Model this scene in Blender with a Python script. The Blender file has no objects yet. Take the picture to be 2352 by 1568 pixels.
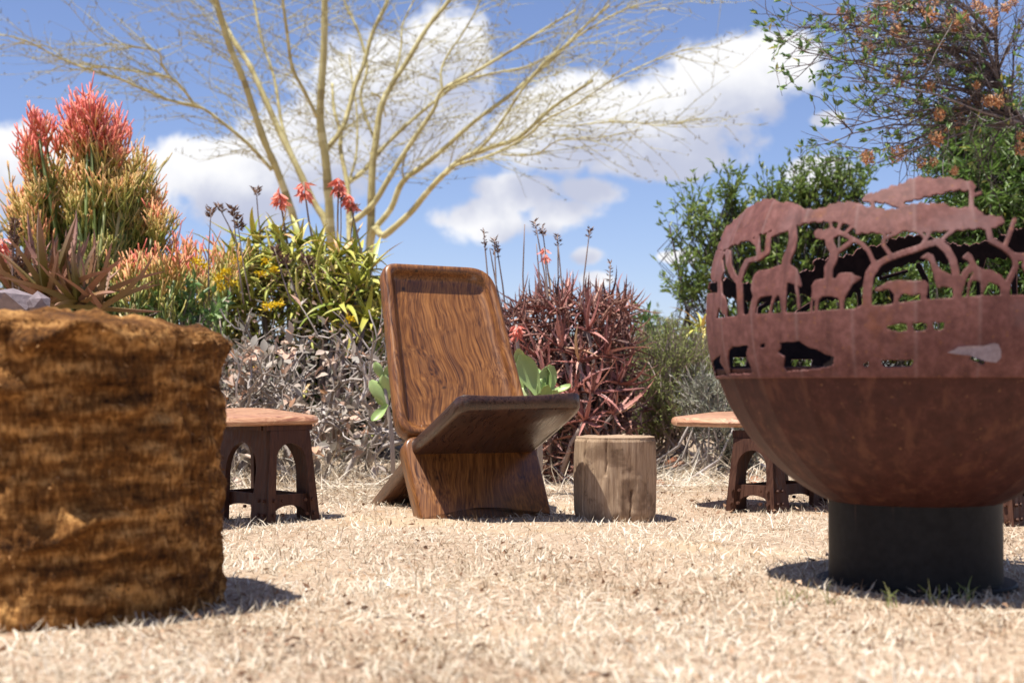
import bpy, math, random
import numpy as np
from mathutils import Vector, Matrix, noise as mn

rng = np.random.default_rng(7)
random.seed(7)
R = math.radians
sc = bpy.context.scene
COL = sc.collection

# ------------------------------------------------------------------ camera
F, CX, CY, HOR, CAMH = 3267.0, 1176.0, 784.0, 890.0, 0.49
PITCH = math.atan((HOR - CY) / F)
cam_d = bpy.data.cameras.new('camera')
cam = bpy.data.objects.new('camera', cam_d); COL.objects.link(cam)
cam_d.sensor_width = 36.0; cam_d.lens = F / 2352 * 36.0
cam_d.clip_start = 0.05; cam_d.clip_end = 3000
cam.location = (0, 0, CAMH); cam.rotation_euler = (math.pi / 2 + PITCH, 0, 0)
cam_d.dof.use_dof = True; cam_d.dof.focus_distance = 5.35; cam_d.dof.aperture_fstop = 3.4
sc.camera = cam

# ------------------------------------------------------------------ sun + sky
SUNV = Vector((-0.28, -0.135, 1.0)).normalized()      # towards the sun
sun_d = bpy.data.lights.new('sun', 'SUN'); sun_d.energy = 5.0; sun_d.angle = R(0.53); sun_d.color = (1.0, 0.955, 0.89)
sun = bpy.data.objects.new('sun', sun_d); COL.objects.link(sun)
sun.rotation_euler = SUNV.to_track_quat('Z', 'Y').to_euler(); sun.location = (-6, -2, 14)
SUN_EL = math.asin(SUNV.z); SUN_ROT = math.atan2(SUNV.x, SUNV.y)

sc.view_settings.view_transform = 'Standard'; sc.view_settings.look = 'None'
sc.view_settings.exposure = 0.78; sc.view_settings.gamma = 1.0
sc.cycles.use_denoising = True
sc.cycles.max_bounces = 6; sc.cycles.diffuse_bounces = 3; sc.cycles.glossy_bounces = 2
sc.cycles.transmission_bounces = 2; sc.cycles.transparent_max_bounces = 4
sc.cycles.sample_clamp_indirect = 6.0

FWD = Vector((0, math.cos(PITCH), math.sin(PITCH))); UP = Vector((0, -math.sin(PITCH), math.cos(PITCH)))
def ray(u, v):
    return Vector((1, 0, 0)) * ((u - CX) / F) + UP * ((CY - v) / F) + FWD
def P(u, v, D):
    d = ray(u, v); return Vector((0, 0, CAMH)) + d * (D / d.y)
def G(u, v):
    d = ray(u, v); return Vector((0, 0, CAMH)) + d * (-CAMH / d.z)

class NT:
    """small node-tree helper"""
    def __init__(s, t): s.t = t; s.n = t.nodes; s.l = t.links
    def node(s, typ, **kw):
        n = s.n.new(typ)
        for k, v in kw.items(): setattr(n, k, v)
        return n
    def put(s, sock, val):
        if isinstance(val, bpy.types.NodeSocket): s.l.new(val, sock)
        elif val is not None: sock.default_value = val
    def math(s, op, a, b=None, c=None, clamp=False):
        n = s.node('ShaderNodeMath', operation=op, use_clamp=clamp)
        for i, v in enumerate((a, b, c)):
            if v is not None: s.put(n.inputs[i], v)
        return n.outputs[0]
    def vmath(s, op, a, b=None):
        n = s.node('ShaderNodeVectorMath', operation=op)
        s.put(n.inputs[0], a)
        if b is not None: s.put(n.inputs[3] if op == 'SCALE' else n.inputs[1], b)
        return n.outputs['Value'] if op in ('LENGTH', 'DOT_PRODUCT') else n.outputs[0]
    def noise(s, vec, scale, detail=3, rough=0.5, dist=0.0, col=False):
        n = s.node('ShaderNodeTexNoise')
        s.put(n.inputs['Vector'], vec); n.inputs['Scale'].default_value = scale
        n.inputs['Detail'].default_value = detail; n.inputs['Roughness'].default_value = rough; n.inputs['Distortion'].default_value = dist
        return n.outputs['Color'] if col else n.outputs[0]
    def ramp(s, fac, stops, interp='LINEAR'):
        n = s.node('ShaderNodeValToRGB'); s.put(n.inputs[0], fac)
        r = n.color_ramp; r.interpolation = interp
        while len(r.elements) < len(stops): r.elements.new(0.5)
        for e, (p, c) in zip(r.elements, stops): e.position = p; e.color = (c[0], c[1], c[2], 1) if len(c) == 3 else c
        return n.outputs[0]
    def mix(s, fac, a, b, mode='MIX'):
        n = s.node('ShaderNodeMix', data_type='RGBA', blend_type=mode, clamp_factor=True)
        s.put(n.inputs[0], fac)
        for i, v in ((6, a), (7, b)):
            if isinstance(v, (tuple, list)): v = (v[0], v[1], v[2], 1)
            s.put(n.inputs[i], v)
        return n.outputs[2]
    def maprange(s, v, a, b, c=0.0, d=1.0, smooth=True):
        n = s.node('ShaderNodeMapRange', interpolation_type='SMOOTHSTEP' if smooth else 'LINEAR')
        for i, x in enumerate((v, a, b, c, d)): s.put(n.inputs[i], x)
        return n.outputs[0]

# ---- world: physical sky with cumulus drawn by direction
world = bpy.data.worlds.new('World'); sc.world = world; world.use_nodes = True
w = NT(world.node_tree); w.n.clear()
# cloud lumps: centre pixel of the view and half sizes, as directions in the world
LUMPS = [ # u, v, half-width, half-height (reference pixels)
 (900, 200, 215, 130), (1010, 110, 120, 95), (760, 300, 190, 80), (1010, 260, 120, 110), (620, 390, 190, 75),
 (1290, 320, 200, 90), (1480, 290, 260, 105), (1620, 210, 190, 95), (1740, 150, 120, 62), (1500, 370, 190, 45), (1330, 230, 150, 60),
 (1110, 500, 140, 55), (1200, 450, 120, 55), (1290, 485, 110, 45), (1345, 440, 90, 38), (1350, 590, 45, 25), (1370, 640, 50, 22),
 (480, 400, 170, 85), (560, 470, 130, 60), (30, 360, 150, 85), (330, 420, 130, 100), (1880, 395, 75, 35), (160, 480, 170, 60), (1560, 590, 45, 14), (1900, 275, 40, 18)]
grp = bpy.data.node_groups.new('cloud_density', 'ShaderNodeTree')
grp.interface.new_socket('Vector', in_out='INPUT', socket_type='NodeSocketVector')
grp.interface.new_socket('Density', in_out='OUTPUT', socket_type='NodeSocketFloat')
g = NT(grp); gi = g.node('NodeGroupInput'); go = g.node('NodeGroupOutput')
vec = gi.outputs[0]
cur = None
for (u, v, a, b) in LUMPS:
    d = ray(u, v).normalized()
    dv = g.vmath('SUBTRACT', vec, tuple(d))
    dv = g.vmath('MULTIPLY', dv, (F / a, F / a * 0.8, F / b))
    ln = g.vmath('LENGTH', dv)
    val = g.math('SUBTRACT', 1.0, ln)
    cur = val if cur is None else g.math('SMOOTH_MAX', cur, val, 0.18)
# the same kind of cloud over the rest of the sky
far = g.noise(g.vmath('MULTIPLY', vec, (1, 1, 2.2)), 3.1, 2, 0.5)
far = g.math('MULTIPLY_ADD', far, 7.0, -4.15)
off = g.maprange(g.vmath('DOT_PRODUCT', vec, tuple(ray(1176, 500).normalized())), 0.90, 0.80)
far = g.math('ADD', g.math('MULTIPLY', g.math('ADD', far, 3.0), off), -3.0)
cur = g.math('MAXIMUM', cur, far)
n1 = g.noise(vec, 11.0, 3, 0.5); n2 = g.noise(vec, 26.0, 7, 0.62, 0.15)
nn = g.math('ADD', g.math('MULTIPLY_ADD', n1, 1.1, -0.47), g.math('MULTIPLY_ADD', n2, 1.7, -0.85))
g.l.new(g.math('ADD', cur, nn), go.inputs[0])
tc = w.node('ShaderNodeTexCoord'); gen = tc.outputs['Generated']
def dens(vecsock):
    gn = w.node('ShaderNodeGroup'); gn.node_tree = grp; w.put(gn.inputs[0], vecsock); return gn.outputs[0]
d0 = dens(gen); d1 = dens(w.vmath('ADD', gen, (-0.012, 0, 0.034)))
alpha = w.maprange(d0, -0.06, 0.34)
shade = w.maprange(w.math('ADD', d1, w.math('MULTIPLY', d0, 0.15)), -0.35, 0.95)
sky = w.node('ShaderNodeTexSky', sky_type='NISHITA')
sky.sun_disc = False; sky.sun_elevation = SUN_EL; sky.sun_rotation = SUN_ROT
sky.altitude = 1500; sky.air_density = 1.0; sky.dust_density = 1.1; sky.ozone_density = 2.0
SKYS = 0.079
bg_sky = w.node('ShaderNodeBackground'); w.put(bg_sky.inputs[0], w.mix(1.0, sky.outputs[0], (0.98, 0.93, 1.08), 'MULTIPLY')); bg_sky.inputs[1].default_value = SKYS
cc = w.mix(shade, (0.98, 0.98, 1.0), (0.55, 0.585, 0.73))
bg_c = w.node('ShaderNodeBackground'); w.put(bg_c.inputs[0], cc); bg_c.inputs[1].default_value = 0.60
mx = w.node('ShaderNodeMixShader'); w.put(mx.inputs[0], alpha); w.l.new(bg_sky.outputs[0], mx.inputs[1]); w.l.new(bg_c.outputs[0], mx.inputs[2])
wo = w.node('ShaderNodeOutputWorld'); w.l.new(mx.outputs[0], wo.inputs[0])

# ------------------------------------------------------------------ object helpers
def tag(o, label=None, cat=None, group=None, kind=None):
    for k, v in (('label', label), ('category', cat), ('group', group), ('kind', kind)):
        if v: o[k] = v
    return o
def thing(name, label, cat, loc=(0, 0, 0), rz=0.0, group=None):
    o = bpy.data.objects.new(name, None); COL.objects.link(o); o.empty_display_size = 0.1
    o.location = loc; o.rotation_euler = (0, 0, rz)
    return tag(o, label, cat, group)
def inv_of(parent):
    return (Matrix.Translation(parent.location) @ parent.rotation_euler.to_matrix().to_4x4()).inverted()
def link(name, me, mat=None, parent=None, M=None, world_coords=True, kind=None, label=None):
    """one mesh object; verts in world coords by default, else in the parent's local frame"""
    o = bpy.data.objects.new(name, me); COL.objects.link(o)
    if mat is not None and not me.materials: me.materials.append(mat)
    if parent is not None:
        o.parent = parent
        if world_coords:
            root = parent
            mats = Matrix.Identity(4)
            if parent.type == 'EMPTY': o.matrix_parent_inverse = inv_of(parent)
            else: o.matrix_parent_inverse = Matrix.Identity(4)
    if M is not None: o.matrix_basis = M
    if kind: o['kind'] = kind
    if label: o['label'] = label
    return o
class MB:
    """collects geometry for ONE mesh; per-face floats 'rnd' and 'grad'"""
    def __init__(s): s.V = []; s.Fc = []; s.rnd = []; s.grad = []; s.n = 0
    def add(s, verts, faces, rnd=0.5, grad=0.5):
        verts = np.asarray(verts, float).reshape(-1, 3); s.V.append(verts)
        for f in faces: s.Fc.append(tuple(i + s.n for i in f))
        k = len(faces)
        s.rnd += list(rnd) if hasattr(rnd, '__len__') else [rnd] * k
        s.grad += list(grad) if hasattr(grad, '__len__') else [grad] * k
        s.n += len(verts)
    def tube(s, pts, rad, sides=5, rnd=0.5, grad=0.5, cap=True):
        pts = [Vector(p) for p in pts]; n = len(pts)
        if not hasattr(rad, '__len__'): rad = [rad] * n
        vs = []; 
        for i, p in enumerate(pts):
            t = (pts[min(i + 1, n - 1)] - pts[max(i - 1, 0)])
            if t.length < 1e-9: t = Vector((0, 0, 1))
            t.normalize()
            a = Vector((1, 0.13, 0.07)) if abs(t.x) < 0.8 else Vector((0.1, 1, 0.05))
            b = t.cross(a).normalized(); c = t.cross(b)
            for k in range(sides):
                an = 2 * math.pi * k / sides
                q = p + (b * math.cos(an) + c * math.sin(an)) * rad[i]; vs.append(q[:])
        fs = []
        gr = []
        gl = grad if hasattr(grad, '__len__') else None
        for i in range(n - 1):
            for k in range(sides):
                fs.append((i * sides + k, i * sides + (k + 1) % sides, (i + 1) * sides + (k + 1) % sides, (i + 1) * sides + k))
                gr.append(gl[i] if gl is not None else grad)
        if cap and rad[-1] > 0.002:
            fs.append(tuple((n - 1) * sides + k for k in range(sides))); gr.append(gl[-1] if gl is not None else grad)
        if cap and rad[0] > 0.004:
            fs.append(tuple(sides - 1 - k for k in range(sides))); gr.append(gl[0] if gl is not None else grad)
        s.add(vs, fs, rnd, gr)
    def box(s, c, size, M=None, rnd=0.5, grad=0.5):
        hx, hy, hz = [q / 2 for q in size]
        v = [Vector((x, y, z)) for x in (-hx, hx) for y in (-hy, hy) for z in (-hz, hz)]
        v = [(M @ q if M else q) + Vector(c) for q in v]
        s.add([q[:] for q in v], [(0, 1, 3, 2), (4, 6, 7, 5), (0, 4, 5, 1), (2, 3, 7, 6), (0, 2, 6, 4), (1, 5, 7, 3)], rnd, grad)
    def mesh(s, name, smooth=None):
        me = bpy.data.meshes.new(name)
        V = np.concatenate(s.V) if s.V else np.zeros((0, 3))
        me.from_pydata(V.tolist(), [], s.Fc)
        for an, arr in (('rnd', s.rnd), ('grad', s.grad)):
            a = me.attributes.new(an, 'FLOAT', 'FACE'); a.data.foreach_set('value', np.asarray(arr, np.float32))
        if smooth is not None:
            me.shade_smooth()
            if smooth < 179: me.set_sharp_from_angle(angle=R(smooth))
        return me
def np_mesh(name, V, quads=None, tris=None, rnd=None, grad=None, smooth=False):
    """fast mesh from numpy arrays"""
    me = bpy.data.meshes.new(name)
    V = np.asarray(V, np.float32); me.vertices.add(len(V)); me.vertices.foreach_set('co', V.ravel())
    li = []; ls = []; off = 0
    for arr, k in ((quads, 4), (tris, 3)):
        if arr is None or len(arr) == 0: continue
        arr = np.asarray(arr, np.int32); li.append(arr.ravel()); ls.append(off + np.arange(len(arr)) * k); off += arr.size
    li = np.concatenate(li); ls = np.concatenate(ls)
    me.loops.add(len(li)); me.loops.foreach_set('vertex_index', li)
    me.polygons.add(len(ls)); me.polygons.foreach_set('loop_start', ls.astype(np.int32))
    me.update(calc_edges=True); me.validate()
    for an, arr in (('rnd', rnd), ('grad', grad)):
        if arr is not None:
            a = me.attributes.new(an, 'FLOAT', 'FACE'); a.data.foreach_set('value', np.asarray(arr, np.float32))
    if smooth: me.shade_smooth()
    return me
def unit(a): return a / np.maximum(np.linalg.norm(a, axis=-1, keepdims=True), 1e-9)
def leaf_cloud(name, pos, dirs, length, width, rnd=None, grad=None, fold=0.25, droop=0.15):
    """folded leaf blades (two faces each) at pos growing along dirs"""
    n = len(pos); pos = np.asarray(pos); dirs = unit(np.asarray(dirs))
    side = unit(np.cross(dirs, rng.normal(size=(n, 3)))); nor = np.cross(side, dirs)
    L = np.broadcast_to(length, (n,))[:, None]; W = np.broadcast_to(width, (n,))[:, None]
    a = pos; b = pos + dirs * L * 0.45 + side * W * 0.5 + nor * W * fold
    c = pos + dirs * L + nor * L * -droop; d = pos + dirs * L * 0.45 - side * W * 0.5 + nor * W * fold
    m = pos + dirs * L * 0.5
    V = np.stack([a, b, c, d], 1).reshape(-1, 3); i = np.arange(n)[:, None] * 4
    T = np.concatenate([i + [0, 1, 2], i + [0, 2, 3]], 1).reshape(-1, 3)
    if rnd is None: rnd = rng.random(n)
    if grad is None: grad = np.full(n, 0.5)
    return np_mesh(name, V, tris=T, rnd=np.repeat(rnd, 2), grad=np.repeat(grad, 2))

# ------------------------------------------------------------------ materials
def mat(name):
    m = bpy.data.materials.new(name); m.use_nodes = True
    t = NT(m.node_tree); b = m.node_tree.nodes['Principled BSDF']
    return m, t, b
def attr(t, n): return t.node('ShaderNodeAttribute', attribute_name=n).outputs['Fac']
def objrnd(t): return t.node('ShaderNodeObjectInfo').outputs['Random']
def ocoord(t): return t.node('ShaderNodeTexCoord').outputs['Object']
def leafmat(name, stops, rough=0.45, trans=0.3, src='rnd', spec=0.4, grad=None):
    """foliage: random colour per leaf, some light passes through"""
    m, t, b = mat(name)
    f = objrnd(t) if src == 'obj' else attr(t, src)
    c = t.ramp(f, stops)
    if grad: c = grad(t, c)
    t.put(b.inputs['Base Color'], c); b.inputs['Roughness'].default_value = rough; b.inputs['Specular IOR Level'].default_value = spec
    if trans > 0:
        tr = t.node('ShaderNodeBsdfTranslucent'); t.put(tr.inputs[0], c)
        mxs = t.node('ShaderNodeMixShader'); mxs.inputs[0].default_value = trans
        t.l.new(b.outputs[0], mxs.inputs[1]); t.l.new(tr.outputs[0], mxs.inputs[2])
        t.l.new(mxs.outputs[0], t.n['Material Output'].inputs[0])
    return m
def bump(t, b, h, strength=0.4, dist=0.01):
    n = t.node('ShaderNodeBump'); n.inputs['Strength'].default_value = strength; n.inputs['Distance'].default_value = dist
    t.put(n.inputs['Height'], h); t.l.new(n.outputs[0], b.inputs['Normal'])

def ground_material():
    m, t, b = mat('dry_ground'); o = ocoord(t)
    n1 = t.noise(o, 1.3, 4, 0.6); n2 = t.noise(o, 60, 4, 0.7); n3 = t.noise(o, 9, 4, 0.6)
    c = t.ramp(n2, [(0.25, (0.16, 0.10, 0.065)), (0.5, (0.36, 0.265, 0.185)), (0.75, (0.56, 0.45, 0.34))])
    c = t.mix(t.maprange(n3, 0.55, 0.72), c, (0.30, 0.19, 0.11))
    c = t.mix(t.maprange(n1, 0.5, 0.7, 0, 0.4), c, (0.50, 0.37, 0.22))
    t.put(b.inputs['Base Color'], c); b.inputs['Roughness'].default_value = 0.95; b.inputs['Specular IOR Level'].default_value = 0.1
    bump(t, b, n2, 0.6, 0.01); return m
M_GROUND = ground_material()
M_STRAW = leafmat('straw', [(0.0, (0.20, 0.12, 0.065)), (0.14, (0.36, 0.27, 0.175)), (0.36, (0.56, 0.47, 0.345)), (0.7, (0.68, 0.60, 0.475)), (1.0, (0.84, 0.79, 0.68))], 0.6, 0.2, spec=0.25)

def wood_material(name, dark, mid, light, axis='z', rough=0.33, scale=1.0, coat=0.25, knots=True, warp=0.16, rot=0.0):
    m, t, b = mat(name); o = ocoord(t)
    if rot:
        mp = t.node('ShaderNodeMapping'); t.put(mp.inputs[0], o); mp.inputs['Rotation'].default_value = (rot, 0, 0); o = mp.outputs[0]
    st = {'z': (1, 1, 0.035), 'x': (0.05, 1, 1), 'y': (1, 0.05, 1)}[axis]
    wv = t.noise(o, 2.6 * scale, 2, 0.5, 0, True)
    wv = t.vmath('SCALE', t.vmath('SUBTRACT', wv, (0.5, 0.5, 0.5)), warp)
    q = t.vmath('ADD', o, wv)
    q2 = t.vmath('MULTIPLY', q, st)
    fine = t.noise(q2, 110 * scale, 3, 0.55); broad = t.noise(q2, 24 * scale, 3, 0.55, 0.4)
    pore = t.noise(t.vmath('MULTIPLY', q2, (1, 1, 1)), 260 * scale, 2, 0.5)
    hair = t.noise(q2, 190 * scale, 2, 0.5)
    f = t.math('ADD', t.math('ADD', t.math('MULTIPLY', fine, 0.42), t.math('MULTIPLY', broad, 0.28)), t.math('MULTIPLY', hair, 0.33))
    c = t.ramp(f, [(0.38, dark), (0.5, mid), (0.64, light)])
    c = t.mix(t.maprange(pore, 0.58, 0.72, 0, 0.35), c, dark)
    patch = t.noise(o, 4.5 * scale, 3, 0.55, 0.8)
    c = t.mix(t.maprange(patch, 0.56, 0.76, 0, 0.6), c, dark)
    if knots:
        vo = t.node('ShaderNodeTexVoronoi'); t.put(vo.inputs['Vector'], q); vo.inputs['Scale'].default_value = 5.2 * scale
        c = t.mix(t.maprange(vo.outputs['Distance'], 0.075, 0.02, 0, 0.9), c, tuple(0.3 * x for x in dark))
    t.put(b.inputs['Base Color'], c)
    t.put(b.inputs['Roughness'], t.maprange(fine, 0.3, 0.7, rough * 0.8, rough * 1.35))
    b.inputs['Coat Weight'].default_value = coat; b.inputs['Coat Roughness'].default_value = 0.22
    bump(t, b, f, 0.25, 0.004); return m
M_CHAIR = wood_material('varnished_hardwood', (0.048, 0.016, 0.006), (0.165, 0.060, 0.014), (0.31, 0.125, 0.029), rough=0.36, coat=0.12, rot=R(26), warp=.17)
M_SEAT = wood_material('dark_seat_wood', (0.016, 0.007, 0.005), (0.040, 0.017, 0.010), (0.072, 0.031, 0.016), axis='y', rough=0.32, coat=0.2, rot=R(20))
M_REAR = wood_material('rear_plank_wood', (0.036, 0.014, 0.008), (0.10, 0.042, 0.018), (0.18, 0.082, 0.034), axis='y', rot=R(25))
M_BENCHLEG = wood_material('stained_bench_wood', (0.034, 0.013, 0.008), (0.066, 0.027, 0.016), (0.10, 0.045, 0.027), rough=0.6, coat=0.0, knots=False)
M_BENCHLEG.node_tree.nodes['Principled BSDF'].inputs['Specular IOR Level'].default_value = 0.25
M_SLAB = wood_material('slab_wood', (0.22, 0.085, 0.045), (0.42, 0.205, 0.11), (0.56, 0.34, 0.19), axis='x', rough=0.4, coat=0.15, warp=.3)

def rust_material(name, soot=False):
    m, t, b = mat(name); o = ocoord(t)
    n1 = t.noise(o, 4.5, 4, 0.6); n2 = t.noise(o, 38, 6, 0.7); n3 = t.noise(o, 15, 4, 0.6)
    if soot:
        c = t.ramp(n2, [(0.3, (0.010, 0.006, 0.006)), (0.7, (0.030, 0.016, 0.014))])
    else:
        c = t.ramp(n2, [(0.28, (0.080, 0.031, 0.026)), (0.5, (0.135, 0.054, 0.045)), (0.72, (0.21, 0.092, 0.08))])
        c = t.mix(t.maprange(n3, 0.56, 0.75, 0, 0.5), c, (0.19, 0.068, 0.030))
        c = t.mix(t.maprange(n1, 0.52, 0.70, 0, 0.45), c, (0.22, 0.135, 0.13))
        dr = t.noise(t.vmath('MULTIPLY', o, (1, 1, 0.06)), 26, 3, 0.6)
        c = t.mix(t.maprange(dr, 0.55, 0.75, 0, 0.55), c, (0.045, 0.018, 0.015))
        sep = t.node('ShaderNodeSeparateXYZ'); t.put(sep.inputs[0], o)
        an = t.math('ARCTAN2', t.math('SUBTRACT', sep.outputs[0], 1.0093), t.math('SUBTRACT', 3.58, sep.outputs[1]))
        fr = t.math('FRACT', t.math('MULTIPLY', t.math('ADD', an, 6.2832), 24 / 6.2832))
        seam = t.math('ABSOLUTE', t.math('SUBTRACT', fr, 0.5))
        c = t.mix(t.maprange(t.math('ADD', seam, t.math('MULTIPLY', n3, 0.05)), 0.46, 0.56, 0, 0.26), c, (0.33, 0.24, 0.22))
        sp = t.noise(o, 120, 2, 0.5)
        c = t.mix(t.maprange(sp, 0.66, 0.74, 0, 0.7), c, (0.24, 0.105, 0.04))
    t.put(b.inputs['Base Color'], c); b.inputs['Roughness'].default_value = 0.62 if not soot else 0.85
    b.inputs['Specular IOR Level'].default_value = 0.22 if not soot else 0.15
    bump(t, b, n2, 0.25, 0.004); return m
def dish_material():  # ring's rust toned darker: the underside shade is put into the colour
    m, t, b = mat('rusted_dish_shade_toned'); o = ocoord(t)
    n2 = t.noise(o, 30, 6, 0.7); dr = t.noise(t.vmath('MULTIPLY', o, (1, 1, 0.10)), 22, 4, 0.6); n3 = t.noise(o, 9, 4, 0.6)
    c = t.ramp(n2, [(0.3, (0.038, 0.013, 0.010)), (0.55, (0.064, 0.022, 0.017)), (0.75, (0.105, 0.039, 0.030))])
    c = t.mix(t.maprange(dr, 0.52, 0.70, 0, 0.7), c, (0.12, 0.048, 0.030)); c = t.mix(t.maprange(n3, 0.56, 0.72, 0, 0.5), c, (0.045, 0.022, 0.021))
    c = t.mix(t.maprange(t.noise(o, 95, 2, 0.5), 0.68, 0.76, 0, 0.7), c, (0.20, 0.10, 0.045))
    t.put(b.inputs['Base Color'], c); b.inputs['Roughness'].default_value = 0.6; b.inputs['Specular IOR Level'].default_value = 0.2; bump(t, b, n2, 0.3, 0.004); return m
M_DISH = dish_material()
M_RUST = rust_material('rusted_steel'); M_SOOT = rust_material('sooty_steel', True)
def pipe_material():
    m, t, b = mat('dark_steel'); o = ocoord(t)
    dr = t.noise(t.vmath('MULTIPLY', o, (1, 1, 0.05)), 40, 4, 0.6); n2 = t.noise(o, 50, 4, 0.6)
    c = t.ramp(n2, [(0.3, (0.005, 0.0045, 0.0045)), (0.7, (0.013, 0.012, 0.012))])
    c = t.mix(t.maprange(dr, 0.6, 0.72, 0, 0.6), c, (0.11, 0.055, 0.035))
    t.put(b.inputs['Base Color'], c); b.inputs['Roughness'].default_value = 0.55; b.inputs['Specular IOR Level'].default_value = 0.2; return m
M_PIPE = pipe_material()
def pale_patch_material():
    m, t, b = mat('pale_grey_patch'); o = ocoord(t)
    c = t.ramp(t.noise(o, 70, 4, 0.7), [(0.3, (0.17, 0.13, 0.15)), (0.7, (0.30, 0.25, 0.28))])
    t.put(b.inputs['Base Color'], c); b.inputs['Roughness'].default_value = 0.5; return m
M_PATCH = pale_patch_material()

def palm_material():
    m, t, b = mat('palm_fibre'); o = ocoord(t)
    n1 = t.noise(t.vmath('MULTIPLY', o, (1, 1, 4.5)), 6, 4, 0.6); n2 = t.noise(t.vmath('MULTIPLY', o, (1, 1, 0.35)), 90, 4, 0.7)
    f = t.math('ADD', t.math('MULTIPLY', n1, 0.6), t.math('MULTIPLY', n2, 0.4))
    c = t.ramp(f, [(0.37, (0.034, 0.013, 0.004)), (0.50, (0.19, 0.078, 0.019)), (0.63, (0.62, 0.33, 0.11))])
    t.put(b.inputs['Base Color'], c); b.inputs['Roughness'].default_value = 0.9; b.inputs['Specular IOR Level'].default_value = 0.15
    bump(t, b, n2, 0.8, 0.02); return m
M_PALM = palm_material()
M_PALMF = leafmat('palm_hair', [(0, (0.09, 0.035, 0.012)), (0.6, (0.22, 0.10, 0.032)), (1, (0.44, 0.24, 0.10))], 0.8, 0.15, spec=0.1)
def stump_material():
    m, t, b = mat('weathered_log'); o = ocoord(t)
    gr = t.noise(t.vmath('MULTIPLY', o, (1, 1, 0.07)), 130, 5, 0.7); pa = t.noise(o, 7.5, 4, 0.6, 0.6); pb = t.noise(o, 16, 4, 0.65)
    c = t.ramp(gr, [(0.28, (0.22, 0.145, 0.09)), (0.5, (0.36, 0.25, 0.16)), (0.74, (0.48, 0.355, 0.245))])
    c = t.mix(t.maprange(pa, 0.5, 0.66, 0, 0.75), c, (0.14, 0.085, 0.052))
    c = t.mix(t.maprange(pb, 0.6, 0.72, 0, 0.6), c, (0.10, 0.06, 0.038))
    t.put(b.inputs['Base Color'], c); b.inputs['Roughness'].default_value = 0.85; b.inputs['Specular IOR Level'].default_value = 0.2
    bump(t, b, gr, 0.55, 0.006); return m
M_LOG = stump_material()
def plain_rock(name, a, b_):
    m, t, b = mat(name); o = ocoord(t)
    c = t.ramp(t.noise(o, 22, 5, 0.65), [(0.3, a), (0.7, b_)])
    t.put(b.inputs['Base Color'], c); b.inputs['Roughness'].default_value = 0.9; bump(t, b, t.noise(o, 40, 4, 0.6), 0.5, 0.01); return m
M_SLATE = plain_rock('slate', (0.12, 0.095, 0.10), (0.24, 0.19, 0.20))
M_CLAY = plain_rock('red_clay', (0.22, 0.075, 0.035), (0.40, 0.17, 0.085))
M_DRYWOOD = plain_rock('dry_twig_bark', (0.045, 0.035, 0.03), (0.12, 0.095, 0.08))

def bark(name, a, b_, sc_=60): return plain_rock(name, a, b_)
M_FEVER = leafmat('yellow_bark', [(0, (0.25, 0.20, 0.09)), (0.6, (0.44, 0.385, 0.18)), (1, (0.57, 0.52, 0.29))], 0.7, 0, spec=0.2)
M_FEVERTWIG = leafmat('yellow_twig', [(0, (0.20, 0.175, 0.09)), (0.5, (0.37, 0.33, 0.17)), (1, (0.50, 0.46, 0.26))], 0.8, 0, spec=0.1)
M_TWIG = leafmat('purple_grey_twig', [(0, (0.075, 0.06, 0.064)), (0.7, (0.16, 0.13, 0.13)), (1, (0.30, 0.27, 0.26))], 0.85, 0, spec=0.1)
M_BRANCH = plain_rock('dark_bark', (0.03, 0.022, 0.02), (0.075, 0.058, 0.052))
M_GREYTWIG = leafmat('silver_twig', [(0, (0.20, 0.165, 0.14)), (0.6, (0.36, 0.31, 0.275)), (1, (0.52, 0.465, 0.43))], 0.8, 0, spec=0.2)
M_GREEN1 = leafmat('evergreen_leaf', [(0, (0.075, 0.13, 0.025)), (0.5, (0.17, 0.25, 0.055)), (0.85, (0.27, 0.34, 0.09)), (0.95, (0.40, 0.44, 0.15)), (1, (0.55, 0.46, 0.09))], 0.4, 0.42, spec=0.5)
M_GREEN2 = leafmat('willow_leaf', [(0, (0.05, 0.105, 0.02)), (0.5, (0.12, 0.21, 0.042)), (0.85, (0.21, 0.30, 0.07)), (1, (0.40, 0.38, 0.08))], 0.4, 0.38, spec=0.5)
M_GREEN3 = leafmat('bright_leaf', [(0, (0.075, 0.15, 0.045)), (0.6, (0.16, 0.27, 0.08)), (0.9, (0.27, 0.37, 0.12)), (1, (0.56, 0.50, 0.12))], 0.4, 0.35, spec=0.5)
M_HEATH = leafmat('feathery_leaf', [(0, (0.15, 0.185, 0.05)), (0.5, (0.28, 0.32, 0.10)), (0.9, (0.40, 0.42, 0.17)), (1, (0.46, 0.36, 0.18))], 0.6, 0.25, spec=0.2)
M_SILVER = leafmat('silver_needle', [(0, (0.17, 0.175, 0.12)), (0.6, (0.30, 0.30, 0.225)), (1, (0.42, 0.38, 0.29))], 0.7, 0.15, spec=0.2)
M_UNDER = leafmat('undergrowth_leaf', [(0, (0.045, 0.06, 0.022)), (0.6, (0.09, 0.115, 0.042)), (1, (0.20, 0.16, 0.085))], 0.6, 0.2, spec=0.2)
M_FAR = leafmat('far_leaf', [(0, (0.11, 0.14, 0.06)), (0.6, (0.21, 0.22, 0.10)), (1, (0.36, 0.30, 0.16))], 0.7, 0.2, spec=0.2)
M_SEED = leafmat('papery_seed', [(0, (0.42, 0.17, 0.075)), (0.5, (0.66, 0.35, 0.18)), (1, (0.80, 0.58, 0.36))], 0.6, 0.35)
M_YELLOWFL = leafmat('yellow_petal', [(0, (0.66, 0.40, 0.01)), (1, (0.85, 0.66, 0.03))], 0.5, 0.3)
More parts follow.
